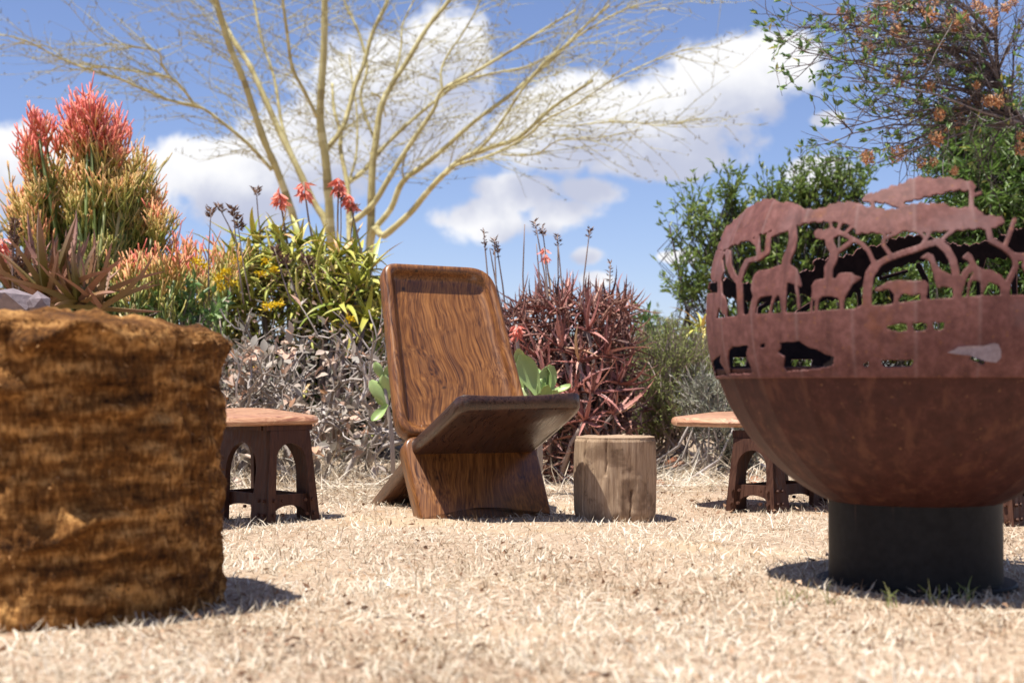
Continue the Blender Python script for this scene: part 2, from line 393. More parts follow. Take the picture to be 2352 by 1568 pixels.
M_CORAL = leafmat('coral_petal', [(0, (0.76, 0.18, 0.12)), (1, (0.90, 0.36, 0.27))], 0.5, 0.3)
M_BROWNHEAD = leafmat('dry_seed_head', [(0, (0.10, 0.06, 0.045)), (0.6, (0.23, 0.14, 0.10)), (1, (0.40, 0.26, 0.17))], 0.8, 0.1, spec=0.1)
M_STALK = leafmat('dry_stalk', [(0, (0.20, 0.15, 0.14)), (1, (0.36, 0.28, 0.24))], 0.8, 0, spec=0.1)
def along(tipcol, y0, y1, amt=0.8):
    def gfun(t, c):
        sep = t.node('ShaderNodeSeparateXYZ'); t.put(sep.inputs[0], ocoord(t))
        return t.mix(t.maprange(sep.outputs[1], y0, y1, 0, amt), c, tipcol)
    return gfun
M_REDALOE = leafmat('red_aloe_leaf', [(0, (0.14, 0.052, 0.044)), (0.35, (0.26, 0.096, 0.08)), (0.75, (0.40, 0.16, 0.13)), (0.95, (0.55, 0.29, 0.23)), (1, (0.48, 0.32, 0.15))], 0.45, 0.0, 'obj')
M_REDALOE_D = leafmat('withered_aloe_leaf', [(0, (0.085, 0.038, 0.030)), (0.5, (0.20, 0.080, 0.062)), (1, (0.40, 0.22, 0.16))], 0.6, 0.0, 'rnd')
M_GRALOE = leafmat('green_aloe_leaf', [(0, (0.19, 0.235, 0.035)), (0.4, (0.36, 0.37, 0.06)), (0.75, (0.52, 0.46, 0.10)), (0.92, (0.62, 0.48, 0.15)), (1, (0.58, 0.32, 0.15))], 0.45, 0.0, 'obj', grad=along((0.50, 0.32, 0.09), 0.6, 1.0, 0.7))
M_GRALOE_S = leafmat('green_aloe_leaf_inner', [(0, (0.24, 0.28, 0.05)), (0.5, (0.44, 0.43, 0.09)), (0.85, (0.60, 0.51, 0.15)), (1, (0.56, 0.36, 0.19))], 0.5, 0.0)
M_BRALOE = leafmat('bronze_aloe_leaf', [(0, (0.115, 0.105, 0.022)), (0.4, (0.20, 0.115, 0.04)), (0.8, (0.30, 0.145, 0.085)), (1, (0.40, 0.22, 0.15))], 0.42, 0.0, 'obj', grad=along((0.33, 0.17, 0.13), 0.35, 1.0, 0.75))
M_PADDLE = leafmat('paddle_leaf', [(0, (0.25, 0.36, 0.11)), (0.7, (0.38, 0.48, 0.19)), (0.93, (0.50, 0.56, 0.28)), (1, (0.62, 0.55, 0.11))], 0.42, 0.08, 'obj')
M_GREYLEAF = leafmat('silver_leaf', [(0, (0.27, 0.24, 0.20)), (0.35, (0.44, 0.39, 0.33)), (0.65, (0.58, 0.46, 0.37)), (0.88, (0.64, 0.39, 0.27)), (1, (0.66, 0.38, 0.20))], 0.55, 0.28, 'obj')
M_GREYLEAF_S = leafmat('silver_leaf_small', [(0, (0.12, 0.115, 0.08)), (0.5, (0.30, 0.265, 0.215)), (0.85, (0.48, 0.36, 0.275)), (1, (0.60, 0.34, 0.22))], 0.55, 0.28)
def firestick_material():
    m, t, b = mat('pencil_stem')
    c = t.ramp(attr(t, 'grad'), [(0.0, (0.10, 0.15, 0.035)), (0.25, (0.27, 0.28, 0.05)), (0.45, (0.46, 0.34, 0.085)), (0.65, (0.58, 0.25, 0.09)), (0.82, (0.60, 0.11, 0.065)), (1.0, (0.66, 0.16, 0.12))])
    c = t.mix(t.maprange(attr(t, 'rnd'), 0.72, 1.0, 0, 0.6), c, (0.60, 0.42, 0.22))
    t.put(b.inputs['Base Color'], c); b.inputs['Roughness'].default_value = 0.5
    b.inputs['Subsurface Weight'].default_value = 0.0; return m
M_FIRE = firestick_material()

# ================================================================== GROUND
def sstep(a, b, x):
    t = np.clip((np.asarray(x, float) - a) / (b - a), 0, 1); return t * t * (3 - 2 * t)
def gz(x, y):
    x = np.asarray(x, float); y = np.asarray(y, float)
    rise = 0.16 * sstep(6.6, 10.5, y)
    d = np.sqrt(((x + 2.75) / 1.05) ** 2 + ((y - 7.2) / 1.15) ** 2)
    mound = 0.78 * (1 - sstep(0.45, 1.15, d))
    und = 0.007 * np.sin(x * 3.1 + y * 1.7) + 0.006 * np.sin(x * 7.3 - y * 4.9 + 1)
    return rise + mound + und * (1 - sstep(12, 20, y))
def gzf(x, y): return float(gz(x, y))
def axis_pts(lo, hi, near_lo, near_hi, step, grow=1.25):
    a = list(np.arange(near_lo, near_hi, step)); s = step; v = near_hi
    while v < hi: a.append(v); s *= grow; v += s
    a.append(hi); s = step; v = near_lo; pre = []
    while v > lo: s *= grow; v -= s; pre.append(v)
    return np.array(pre[::-1] + a)
xs = axis_pts(-900, 900, -5, 5, 0.06); ys = axis_pts(-60, 1500, 0.4, 12, 0.06)
X, Y = np.meshgrid(xs, ys)
Z = gz(X, Y)
V = np.stack([X, Y, Z], -1).reshape(-1, 3); nx, ny = len(xs), len(ys)
ii = (np.arange(ny - 1)[:, None] * nx + np.arange(nx - 1)[None]).ravel()
ground = link('ground', np_mesh('ground', V, quads=np.stack([ii, ii + 1, ii + nx + 1, ii + nx], 1), smooth=True), M_GROUND)
tag(ground, 'pale ground of dry earth under the straw', kind='structure')

def grass(name, n, y0, y1, lmin, lmax, tilt, wid, power=1.0, xfun=lambda y: 0.42 * y + 0.5, keep=None, lift=0.0):
    yy = y0 + (y1 - y0) * rng.random(n) ** power
    xx = (rng.random(n) * 2 - 1) * xfun(yy)
    if keep is not None:
        k = keep(xx, yy); xx, yy = xx[k], yy[k]; n = len(xx)
    # clumpiness
    cl = np.sin(xx * 9 + 2 * np.sin(yy * 5)) * np.sin(yy * 8 + 2 * np.sin(xx * 6))
    cl2 = np.sin(xx * 2.3 + 1.3 * np.sin(yy * 1.9)) * np.sin(yy * 2.1 + 1.7 * np.sin(xx * 1.6))
    base = np.stack([xx, yy, gz(xx, yy) - 0.002 + lift * rng.random(n)], 1)
    az = rng.random(n) * 2 * np.pi; el = np.clip(rng.normal(tilt, 0.38, n), 0.03, 1.5)
    d = np.stack([np.cos(az) * np.cos(el), np.sin(az) * np.cos(el), np.sin(el)], 1)
    L = (lmin + (lmax - lmin) * rng.random(n) ** 1.6) * (0.75 + 0.35 * (cl > 0.1))
    s = unit(np.stack([-np.sin(az + rng.normal(0, .5, n)), np.cos(az), rng.normal(0, 0.35, n)], 1)) * (wid * (0.6 + 0.8 * rng.random(n)))[:, None]
    bend = np.stack([rng.normal(0, .25, n), rng.normal(0, .25, n), -0.35 * rng.random(n)], 1)
    mid = base + d * (L * 0.55)[:, None]; tip = mid + unit(d + bend) * (L * 0.45)[:, None]
    tip[:, 2] = np.maximum(tip[:, 2], base[:, 2] + 0.001)
    V = np.stack([base - s * .5, base + s * .5, mid + s * .42, mid - s * .42, tip], 1).reshape(-1, 3)
    i = np.arange(n)[:, None] * 5
    Q = (i + [0, 1, 2, 3]); T = (i + [3, 2, 4])
    r = np.clip(rng.beta(1.7, 1.5, n) + 0.12 * cl - 0.30 * np.maximum(cl2 - .15, 0), 0, 1)
    me = np_mesh(name, V, quads=Q, tris=T, rnd=np.concatenate([r, r]))
    return me
def patchy(x, y):
    f = np.sin(x * 2.1 + 1.9 * np.sin(y * 1.3 + .5)) + np.sin(y * 2.9 + 1.6 * np.sin(x * 2.7)) + .8 * np.sin(x * 6.1 + y * 4.3) * np.sin(y * 7.7 - x * 3.1)
    ok = np.hypot(x - 1.009, y - 3.58) > .238
    return ok & (rng.random(len(x)) < np.clip(1.0 - 0.62 * (f - .25), .50, 1.0))
g1 = link('dry_grass', grass('dry_grass', 190000, 1.5, 8.2, 0.012, 0.050, 0.45, 0.0032, 1.25, keep=patchy), M_STRAW)
tag(g1, 'short bleached dry grass covering the whole lawn', 'grass', kind='stuff')
def matkeep(x, y):
    return (np.sin(x * 3.7 + 1.5 * np.sin(y * 2.2)) * np.sin(y * 4.1 + np.sin(x * 3)) > .05) & (np.hypot(x - 1.009, y - 3.58) > .36)
g4 = link('matted_grass', grass('matted_grass', 26000, 1.8, 7.2, 0.03, 0.085, 0.16, 0.0030, 1.15, keep=matkeep, lift=.012), M_STRAW)
tag(g4, 'flattened matted wisps of longer dry grass lying on the lawn', 'grass', kind='stuff')
def strawkeep(x, y):
    return (y > 6.2 + 0.35 * np.sin(x * 2.4)) & (np.sin(x * 4.2 + y) * np.sin(y * 3.3 + x) > -0.5)
g2 = link('straw_litter', grass('straw_litter', 26000, 6.0, 9.0, 0.07, 0.26, 0.22, 0.0042, 1.0, keep=strawkeep, lift=0.05), M_STRAW)
tag(g2, 'loose long straw lying under the shrubs along the bed', 'straw', kind='stuff')

M_LITTER = leafmat('dead_leaf', [(0, (0.16, 0.09, 0.055)), (0.6, (0.33, 0.20, 0.125)), (1, (0.50, 0.34, 0.22))], 0.8, 0.1, spec=0.1)
def litter(n):
    yy = 1.6 + 6.2 * rng.random(n) ** 1.1; xx = (rng.random(n) * 2 - 1) * (.42 * yy + .4)
    k = np.sin(xx * 2.3 + 1.3 * np.sin(yy * 1.9)) * np.sin(yy * 2.1 + 1.7 * np.sin(xx * 1.6)) > rng.normal(.1, .4, n); xx, yy = xx[k], yy[k]; m_ = len(xx)
    pos = np.stack([xx, yy, gz(xx, yy) + .008 + .012 * rng.random(m_)], 1); d = rng.normal(size=(m_, 3)) * [1, 1, .3]
    return leaf_cloud('leaf_litter', pos, d, .010 + .022 * rng.random(m_) ** 2, .005 + .010 * rng.random(m_))
g3 = link('leaf_litter', litter(2600), M_LITTER)
tag(g3, 'scattered brown crumbs of dead leaf among the dry grass', 'leaf litter', kind='stuff')

# ================================================================== SLAB LOFT
def rounded(poly, rads, seg=7):
    out = []; n = len(poly)
    for i in range(n):
        p = Vector(poly[i]); a = Vector(poly[i - 1]) - p; b = Vector(poly[(i + 1) % n]) - p
        r = rads[i] if hasattr(rads, '__len__') else rads
        if r <= 1e-5: out.append(p[:]); continue
        ang = a.angle(b); tl = min(r / math.tan(ang / 2), a.length * .49, b.length * .49)
        p0 = p + a.normalized() * tl; p1 = p + b.normalized() * tl
        for k in range(seg + 1):
            s = k / seg; out.append(((1 - s) ** 2 * p0 + 2 * s * (1 - s) * p + s * s * p1)[:])
    return out
def densify(poly, step):
    out = []
    for i in range(len(poly)):
        a = Vector(poly[i]); b = Vector(poly[(i + 1) % len(poly)]); n = max(1, int((b - a).length / step))
        for k in range(n): out.append((a + (b - a) * (k / n))[:])
    return out
def inset(poly, d):
    n = len(poly); out = []
    for i in range(n):
        a = Vector(poly[i - 1]); p = Vector(poly[i]); b = Vector(poly[(i + 1) % n])
        t = (b - a)
        if t.length < 1e-9: out.append(p[:]); continue
        t.normalize(); out.append((p + Vector((-t.y, t.x)) * d)[:])
    return out
def loft(mb, outline, profile, fmap, caps=True):
    """outline CCW in (a,b); profile list of (inset, c); fmap(a,b,c)->xyz"""
    n = len(outline(0)) if callable(outline) else len(outline); vs = []
    for (ins, c) in profile:
        for (a, b) in (outline(ins) if callable(outline) else inset(outline, ins) if abs(ins) > 1e-7 else outline): vs.append(fmap(a, b, c))
    fs = []
    for k in range(len(profile) - 1):
        for i in range(n):
            fs.append((k * n + i, k * n + (i + 1) % n, (k + 1) * n + (i + 1) % n, (k + 1) * n + i))
    if caps:
        fs.append(tuple(reversed(range(n)))); fs.append(tuple(range((len(profile) - 1) * n, len(profile) * n)))
    mb.add(vs, fs)

# ================================================================== CHAIR
chair = thing('plank_chair', 'dark varnished two-plank wooden chair with dished backrest on the dry lawn', 'chair', (-0.148, 5.54, gzf(-.15, 5.5)), R(22))
LEAN = R(26); JZ = 0.30
def back_map(a, b, c):   # a across, b along plank from the joint, c out of the front face
    dy, dz = math.sin(LEAN), math.cos(LEAN)
    return (a, b * dy - c * dz, JZ + b * dz + c * dy)
mb = MB()
def quad_ring(quad, rads, ne=14, seg=8):
    def f(ins):
        n = len(quad); q = []
        for i in range(n):
            p = Vector(quad[i]); a = (p - Vector(quad[i - 1])).normalized(); b = (Vector(quad[(i + 1) % n]) - p).normalized()
            na, nb = Vector((-a.y, a.x)), Vector((-b.y, b.x)); q.append(p + (na + nb) * (ins / (1 + na.dot(nb))))
        arcs = [rounded([q[i - 1], q[i], q[(i + 1) % n]], [0, max(rads[i] - ins * .75, .02), 0], seg)[1:-1] for i in range(n)]
        out = []
        for i in range(n):
            out += arcs[i]; a = Vector(arcs[i][-1]); b = Vector(arcs[(i + 1) % n][0])
            out += [(a + (b - a) * (k / ne))[:] for k in range(1, ne)]
        return out
    return f
ol = quad_ring([(-.300, .012), (.262, .012), (.208, .775), (-.268, .785)], [.085, .06, .115, .06])
loft(mb, ol, [(.03, -.086), (.010, -.082), (.002, -.072), (0, -.055), (0, -.022), (.003, -.010), (.009, -.002), (.020, 0), (.030, -.003), (.037, -.011), (.043, -.024), (.051, -.036), (.064, -.043), (.085, -.046), (.12, -.047), (.17, -.048)], back_map)
link('backrest', mb.mesh('backrest', 60), M_CHAIR, chair, world_coords=False)
mb = MB()
arch = [(.155, -.337)] + [(0.155 * math.cos(q), -.337 + .034 * math.sin(q)) for q in np.linspace(.25, math.pi - .25, 9)] + [(-.155, -.337)]
body = rounded([(-.262, -.337), (.272, -.337), (.254, .010), (-.292, .010)], [.004, .004, .05, .06], 7)
# bottom edge runs from the left corner to the right corner: put the arch there
il = max(range(len(body)), key=lambda i: -body[i][0] - body[i][1] * 2)
leg_ol = []
for i, p in enumerate(body):
    leg_ol.append(p)
    nxt = body[(i + 1) % len(body)]
    if p[1] < -.33 and nxt[1] < -.33 and p[0] < -.2 and nxt[0] > .2: leg_ol += [q for q in reversed(arch)]
loft(mb, leg_ol, [(.006, -.082), (0, -.074), (0, -.012), (.005, -.003), (.012, 0)], back_map)
link('front_leg', mb.mesh('front_leg', 50), M_CHAIR, chair, world_coords=False)
mb = MB()
loft(mb, rounded([(-.20, -.06), (.20, -.06), (.20, .07), (-.20, .07)], .01, 3), [(.003, -.068), (0, -.06), (0, -.03), (.003, -.022)], back_map)
link('joint_block', mb.mesh('joint_block', 50), M_CHAIR, chair, world_coords=False)
def seat_map(a, b, c):   # b forward run (positive to the front)
    z = 0.290 + (0.365 if b > 0 else 0.47) * b + 0.10 * max(b - .15, 0) ** 2
    return (a, -b, z + c - (0.012 * (1 - (a / .24) ** 2) * float(c > -.03) if abs(a) < .24 else 0))
mb = MB()
so = densify(rounded([(-.258, .004), (.244, .004), (.246, .50), (-.236, .478)], [.01, .01, .07, .05], 7), 0.03)
loft(mb, so, [(.02, -.062), (.005, -.058), (0, -.048), (0, -.012), (.004, -.004), (.012, 0), (.05, -.004)], seat_map)
link('seat', mb.mesh('seat', 50), M_SEAT, chair, world_coords=False)
mb = MB()
to = densify(rounded([(-.245, -.64), (.245, -.64), (.235, -.10), (-.235, -.10)], [.008, .008, .02, .02], 3), 0.05)
loft(mb, to, [(.006, -.05), (0, -.044), (0, -.006), (.006, 0)], seat_map)
link('rear_leg', mb.mesh('rear_leg', 50), M_REAR, chair, world_coords=False)

# ================================================================== BENCHES
def arch_panel(w_bot, w_top, h, leg, thick, top_panel, stretch=None):
    """flat board with an arched opening, in (a, b): a across, b up"""
    pts = []
    hb, ht = w_bot / 2, w_top / 2
    inner_b = hb - leg; inner_t = ht - leg * 0.62
    apex = h - top_panel; spring = apex - inner_t * 1.0
    pts += [(-hb, 0), (-inner_b, 0)]
    for q in np.linspace(math.pi, 0, 13): pts.append((inner_t * math.cos(q), spring + inner_t * math.sin(q)))
    pts += [(inner_b, 0), (hb, 0), (ht, h), (-ht, h)]
    return pts
def extrude(mb, poly, thick, fmap):
    n = len(poly)
    vs = [fmap(a, b, 0) for a, b in poly] + [fmap(a, b, -thick) for a, b in poly]
    fs = [(i, (i + 1) % n, n + (i + 1) % n, n + i) for i in range(n)]
    # fill front and back as strips so the concave board stays clean
    import mathutils.geometry as mg
    tri = mg.tessellate_polygon([[Vector((a, b, 0)) for a, b in poly]])
    for t3 in tri:
        fs.append(tuple(t3)); fs.append(tuple(n + i for i in reversed(t3)))
    mb.add(vs, fs)
def pedestal(root, cx, cy, wx, wy, hh, bolts=True, legs=(0.034, 0.12)):
    """four boards with arches leaning inward, stretchers, apron; local frame of the bench"""
    tilt = 0.085
    for face in range(4):
        ang = face * math.pi / 2
        wfull, dep = (wx, wy / 2) if face % 2 == 0 else (wy, wx / 2)
        c, s = math.cos(ang), math.sin(ang)
        def fm(a, b, d, c=c, s=s, dep=dep):
            px, py = a, -(dep - tilt * b + d)
            return (cx + px * c - py * s, cy + px * s + py * c, b)
        ww = wfull - (0.002 if face % 2 else 0.0)
        m2 = MB(); extrude(m2, arch_panel(ww, ww - 2 * tilt * hh, hh, legs[face % 2], 0.022, 0.045), 0.022, fm)
        link('leg_board', m2.mesh('leg_board'), M_BENCHLEG, root, world_coords=False)
        m3 = MB(); hw = ww / 2 - 0.03
        sp = [(-hw, .035)] + [(hw * 0.8 * math.cos(q), .035 + .03 * math.sin(q)) for q in np.linspace(math.pi, 0, 9)] + [(hw, .035), (hw, .105), (-hw, .105)]
        extrude(m3, sp, 0.016, lambda a, b, d, fm=fm: fm(a, b, d - 0.0245))
        link('stretcher', m3.mesh('stretcher'), M_BENCHLEG, root, world_coords=False)
        if bolts:
            for sx in (-1, 1):
                for bx in (0.024, 0.058):
                    for bz in (0.035, 0.085):
                        mbb = MB(); a0 = sx * (ww / 2 - bx - tilt * bz)
                        ring = [(a0 + 0.0065 * math.cos(k * math.pi / 3), bz + 0.0065 * math.sin(k * math.pi / 3)) for k in range(6)]
                        extrude(mbb, ring, 0.010, lambda a, b, d, fm=fm: fm(a, b, d + 0.0105))
                        link('bolt', mbb.mesh('bolt'), M_BENCHLEG, root, world_coords=False)
    for (sy, sx_, lx, ly) in ((-1, 0, wx * .86, .026), (1, 0, wx * .86, .026), (0, -1, .026, wy * .80 - .06), (0, 1, .026, wy * .80 - .06)):
        m4 = MB(); m4.box((cx + sx_ * (wx * .43 - .013), cy + sy * (wy * .43 - .013), hh + .0155), (lx, ly if sy == 0 else .026, .030))
        link('apron', m4.mesh('apron'), M_BENCHLEG, root, world_coords=False)
def live_slab(root, L0, L1, wid, z0, th, seed, tilt=0.0):
    r = np.random.default_rng(seed); n = 26; pts = []
    ph = r.random(6) * 6.28
    def wob(t, k): return 0.011 * math.sin(9 * t + ph[k]) + 0.007 * math.sin(21 * t + ph[k + 1]) + 0.004 * math.sin(47 * t + ph[k + 2])
    for i in range(n + 1):
        t = i / n; pts.append((L0 + (L1 - L0) * t, -wid / 2 + wob(t, 0)))
    for i in range(n + 1):
        t = i / n; pts.append((L1 - (L1 - L0) * t, wid / 2 + wob(1 - t, 3)))
    out = [p for p in pts]
    # soften the ends
    def soft(p):
        a, b = p; e = 0.07
        da = min(a - L0, L1 - a)
        if da < e: b *= 0.74 + 0.26 * math.sqrt(max(da, 0) / e)
        return (a, b)
    out = [soft(p) for p in out]
    m = MB(); loft(m, out, [(.012, -th), (.0, -th + .006), (-.003, -th * .5), (.004, -.005), (.016, 0)], lambda a, b, c: (a, b, z0 + c + b * tilt))
    link('seat_slab', m.mesh('seat_slab', 40), M_SLAB, root, world_coords=False)
# left bench: near corner at pixel (616,1205); ends face right-front
bl = thing('slab_bench', 'live-edge slab bench on arched dark legs, partly hidden by the shaggy palm log', 'bench', (-0.927, 5.311, gzf(-.9, 5.27)), R(42))
pedestal(bl, 0.0, 0.0, 0.225, 0.42, 0.335)
live_slab(bl, -1.15, 0.138, 0.42, 0.400, 0.032, 3, tilt=0.07)
pedestal(bl, -0.95, 0.0, 0.225, 0.42, 0.335, bolts=False)
for px in (0.0, -0.95):
    m = MB(); m.box((px, 0, .3595), (.13, .14, .015)); link('packing_block', m.mesh('packing_block'), M_BENCHLEG, bl, world_coords=False)
# right bench, its mirror
br = thing('slab_bench', 'live-edge slab bench on arched dark legs, behind the rusted fire bowl', 'bench', (1.075, 5.771, gzf(1.05, 5.7)), R(-42))
pedestal(br, 0.0, 0.0, 0.225, 0.42, 0.288)
live_slab(br, -0.41, 1.35, 0.42, 0.378, 0.036, 9, tilt=0.055)
pedestal(br, 0.95, 0.0, 0.225, 0.42, 0.288)
for px in (0.0, 0.95):
    m = MB(); m.box((px, 0, .3295), (.13, .14, .020)); link('packing_block', m.mesh('packing_block'), M_BENCHLEG, br, world_coords=False)

# ================================================================== STUMPS
def stump_mesh(name, r, h, nt, nz, rf, flare=0.0, top=0.006):
    th = np.linspace(0, 2 * np.pi, nt, endpoint=False); vs = []; fs = []
    for j in range(nz + 1):
        z = h * j / nz
        for a in th:
            rr = rf(a, z); vs.append((rr * math.cos(a), rr * math.sin(a), z))
    for j in range(nz):
        for i in range(nt): fs.append((j * nt + i, j * nt + (i + 1) % nt, (j + 1) * nt + (i + 1) % nt, (j + 1) * nt + i))
    base = nz * nt; n0 = len(vs); rings = 9
    for k in range(1, rings):
        q = 1 - k / rings
        for i, a in enumerate(th):
            rr = rf(a, h) * q
            vs.append((rr * math.cos(a), rr * math.sin(a), h + top * (mn.noise(Vector((rr * math.cos(a) * 14, rr * math.sin(a) * 14, 3))) + .6 * min(1, 3 * (1 - q)))))
    prev = base
    for k in range(rings - 1):
        cur_ = n0 + k * nt
        for i in range(nt): fs.append((prev + i, prev + (i + 1) % nt, cur_ + (i + 1) % nt, cur_ + i))
        prev = cur_
    fs.append(tuple(prev + i for i in range(nt)))
    fs.append(tuple(reversed(range(nt))))
    mb = MB(); mb.add(vs, fs); return mb.mesh(name, 60)
def small_rf(a, z):
    c = Vector((math.cos(a), math.sin(a), z * 2.2))
    r = 0.155 + 0.011 * mn.noise(c * 1.6) + 0.004 * mn.noise(c * 4.1) + 0.003 * mn.noise(Vector((c.x * 9, c.y * 9, z * 5)))
    r += 0.004 * math.exp(-((z - .16) / .012) ** 2) * mn.noise(c * 3) - 0.006 * math.exp(-(z / .02) ** 2)
    for a0, zl, zh, dp in ((-1.25, .0, .12, .010), (-1.9, .17, .32, .007), (-.75, .05, .2, .006), (-2.5, .0, .3, .008), (.6, .1, .32, .009)):
        if zl < z < zh: r -= dp * math.exp(-((a - 2 * math.pi * (a > math.pi) - a0 - .25 * (z - .15) + .04 * mn.noise(Vector((z * 30, a0, 0)))) / .022) ** 2)
    if z > .302: r -= .004
    return r
p = G(1415, 1195); small_loc = (p.x + 0.012, p.y + 0.155)
so_ = link('log_seat', stump_mesh('log_seat', .155, .312, 260, 70, small_rf), M_LOG)
so_.location = (small_loc[0], small_loc[1], gzf(*small_loc) - .006)
tag(so_, 'small smooth sawn log standing beside the plank chair', 'log')
# shaggy palm log in the foreground
PH = 0.645
LEV = np.linspace(0.05, 0.60, 9) + rng.normal(0, .016, 9)
def palm_rf(a, z):
    c = Vector((math.cos(a), math.sin(a), 0))
    wav = 0.075 * mn.noise(Vector((c.x * 1.5, c.y * 1.5, 5 + z * 2.5))) + 0.030 * mn.noise(Vector((c.x * 4.0, c.y * 4.0, 9 + z * 4)))
    r = 0.392 + 0.016 * mn.noise(Vector((c.x * 1.2, c.y * 1.2, z * 1.5)))
    zz = z + wav
    for i, l in enumerate(LEV):
        amp = 0.056 * max(0.0, 0.22 + 1.15 * mn.noise(Vector((c.x * 2.6 + i * 7.1, c.y * 2.6, i * 3.3)))) * (1.0 - 0.8 * min(1.0, max(0.0, (c.x - .45) / .4)))
        d = zz - l
        if -0.09 < d < 0.08: r += amp * (math.exp(-(d / .030) ** 2) if d > 0 else math.exp(-(d / .016) ** 2))
    r += 0.011 * mn.noise(Vector((c.x * 7, c.y * 7, z * 12))) + 0.014 * mn.noise(Vector((c.x * 16, c.y * 16, z * 22))) + 0.008 * mn.noise(Vector((c.x * 34, c.y * 34, z * 30)))
    r += 0.006 * math.exp(-((z - .61) / .03) ** 2)
    if z > PH - .02: r -= (z - (PH - .02)) * 1.0
    return r
PX, PYc = P(112, 1000, 3.26).x, 3.26
palm = thing('palm_log', 'big shaggy orange-brown palm log with ragged fibrous ridges on the lawn', 'log', (PX, PYc, -0.01))
pm = stump_mesh('trunk', .37, PH, 300, 150, palm_rf, top=.03)
for v_ in pm.vertices: v_.co.z *= 1 - 0.030 * max(0.0, v_.co.x / .39)
link('trunk', pm, M_PALM, palm, world_coords=False)
n = 9000
a = rng.random(n) * 2 * np.pi; z = rng.random(n) * PH; z[:1500] = PH - .03 * rng.random(1500)
rr = np.array([palm_rf(x, y) for x, y in zip(a, z)])
pos = np.stack([rr * np.cos(a), rr * np.sin(a), z * (1 - .030 * np.maximum(0, rr * np.cos(a) / .39))], 1)
dr = np.stack([np.cos(a), np.sin(a), np.zeros(n)], 1) * (0.5 + rng.random(n))[:, None] + rng.normal(0, .5, (n, 3)) + np.array([0, 0, -.3])
link('fibre', leaf_cloud('fibre', pos - dr * .006, dr, 0.006 + .018 * rng.random(n) ** 2, 0.003 + .003 * rng.random(n)), M_PALMF, palm, world_coords=False, kind='stuff')

# ================================================================== FIRE BOWL
PC = G(2097, 1365); BD = 3.58
BC = Vector(((2097 - CX) / F * BD, BD, 0.672)); BR = 0.517
pit = thing('fire_bowl', 'rusted round steel fire bowl with cut-out trees and safari animals on a dark pedestal', 'fire pit', (BC.x, BC.y, gzf(BC.x, BC.y)))
def z2(px, py): return ((px - 1650) / .3614, (py - 380) / .3614)
def z3to2(p): return [z2(1650 + x * .4592, 780 + y * .4592) for x, y in p]
CAN = [[(270,655),(290,590),(320,520),(345,480),(380,450),(430,400),(480,360),(520,330),(570,305),(610,292),(650,290),(680,308),(720,315),(790,312),(830,340),(870,358),(920,362),(980,358),(1030,335),(1080,318),(1150,312),(1210,312),(1240,328),(1300,345),(1370,350),(1400,362),(1480,360),(1550,335),(1640,318),(1700,322),(1760,322),(1820,322),(1860,345),(1900,352),(1960,350),(2010,345),(2050,365),(2080,400),(2150,405),(2200,415),(2220,450),(2200,470),(2150,485),(2080,490),(1990,495),(1900,505),(1800,510),(1700,520),(1620,520),(1560,510),(1480,520),(1400,525),(1300,520),(1220,530),(1210,500),(1180,470),(1100,450),(1000,445),(900,450),(860,460),(800,475),(700,490),(620,515),(540,540),(480,570),(400,600),(330,630)],
 [(1250,290),(1280,265),(1350,245),(1400,230),(1450,205),(1530,190),(1580,155),(1640,140),(1700,148),(1760,152),(1830,140),(1880,155),(1950,165),(2000,175),(2025,205),(2010,230),(1950,235),(1900,230),(1850,240),(1800,255),(1720,270),(1650,290),(1560,310),(1500,345),(1440,330),(1380,315),(1310,312),(1260,310)],
 [(930,515),(960,500),(1020,495),(1060,480),(1100,500),(1110,530),(1050,555),(990,570),(945,550)]]
ANI = [[(530,800),(560,775),(620,768),(680,745),(720,735),(780,740),(815,765),(835,820),(850,880),(835,890),(820,860),(835,960),(840,1040),(820,1040),(815,960),(800,870),(750,855),(745,900),(740,1070),(715,1070),(700,960),(690,935),(670,960),(650,1010),(640,1075),(625,1070),(645,980),(655,940),(600,950),(560,960),(545,1000),(530,1080),(510,1080),(490,1070),(510,980),(520,950),(505,900),(515,840)],
 [(915,880),(940,840),(1000,830),(1080,830),(1100,795),(1130,790),(1190,790),(1210,810),(1260,820),(1230,845),(1190,870),(1160,920),(1140,960),(1130,1045),(1110,1045),(1100,965),(1050,950),(990,950),(965,970),(955,1060),(935,1060),(940,980),(925,960),(920,1060),(905,1060),(915,950),(920,910)],
 [(1340,900),(1400,870),(1430,850),(1500,840),(1600,845),(1680,840),(1710,870),(1700,920),(1690,985),(1660,985),(1650,930),(1600,945),(1530,930),(1510,960),(1495,1010),(1470,1010),(1475,940),(1440,900),(1390,910),(1350,920)],
 [(1650,690),(1700,655),(1740,670),(1755,720),(1790,770),(1850,800),(1890,830),(1890,900),(1850,890),(1800,880),(1780,900),(1760,880),(1740,800),(1720,720),(1690,695)],
 [(1930,690),(1970,650),(2000,670),(2030,740),(2080,770),(2130,770),(2200,810),(2230,850),(2220,950),(2200,950),(2190,880),(2120,850),(2090,900),(2070,950),(2060,850),(2010,840),(1990,870),(1980,955),(1965,955),(1975,850),(2010,790),(1985,720),(1950,695)],
 [(262,640),(330,650),(310,700),(320,780),(300,850),(240,850),(235,800),(250,700)],
 [(205,930),(300,925),(330,960),(345,1030),(340,1100),(310,1060),(290,1020),(270,1110),(250,1110),(205,1110),(200,1000)]]
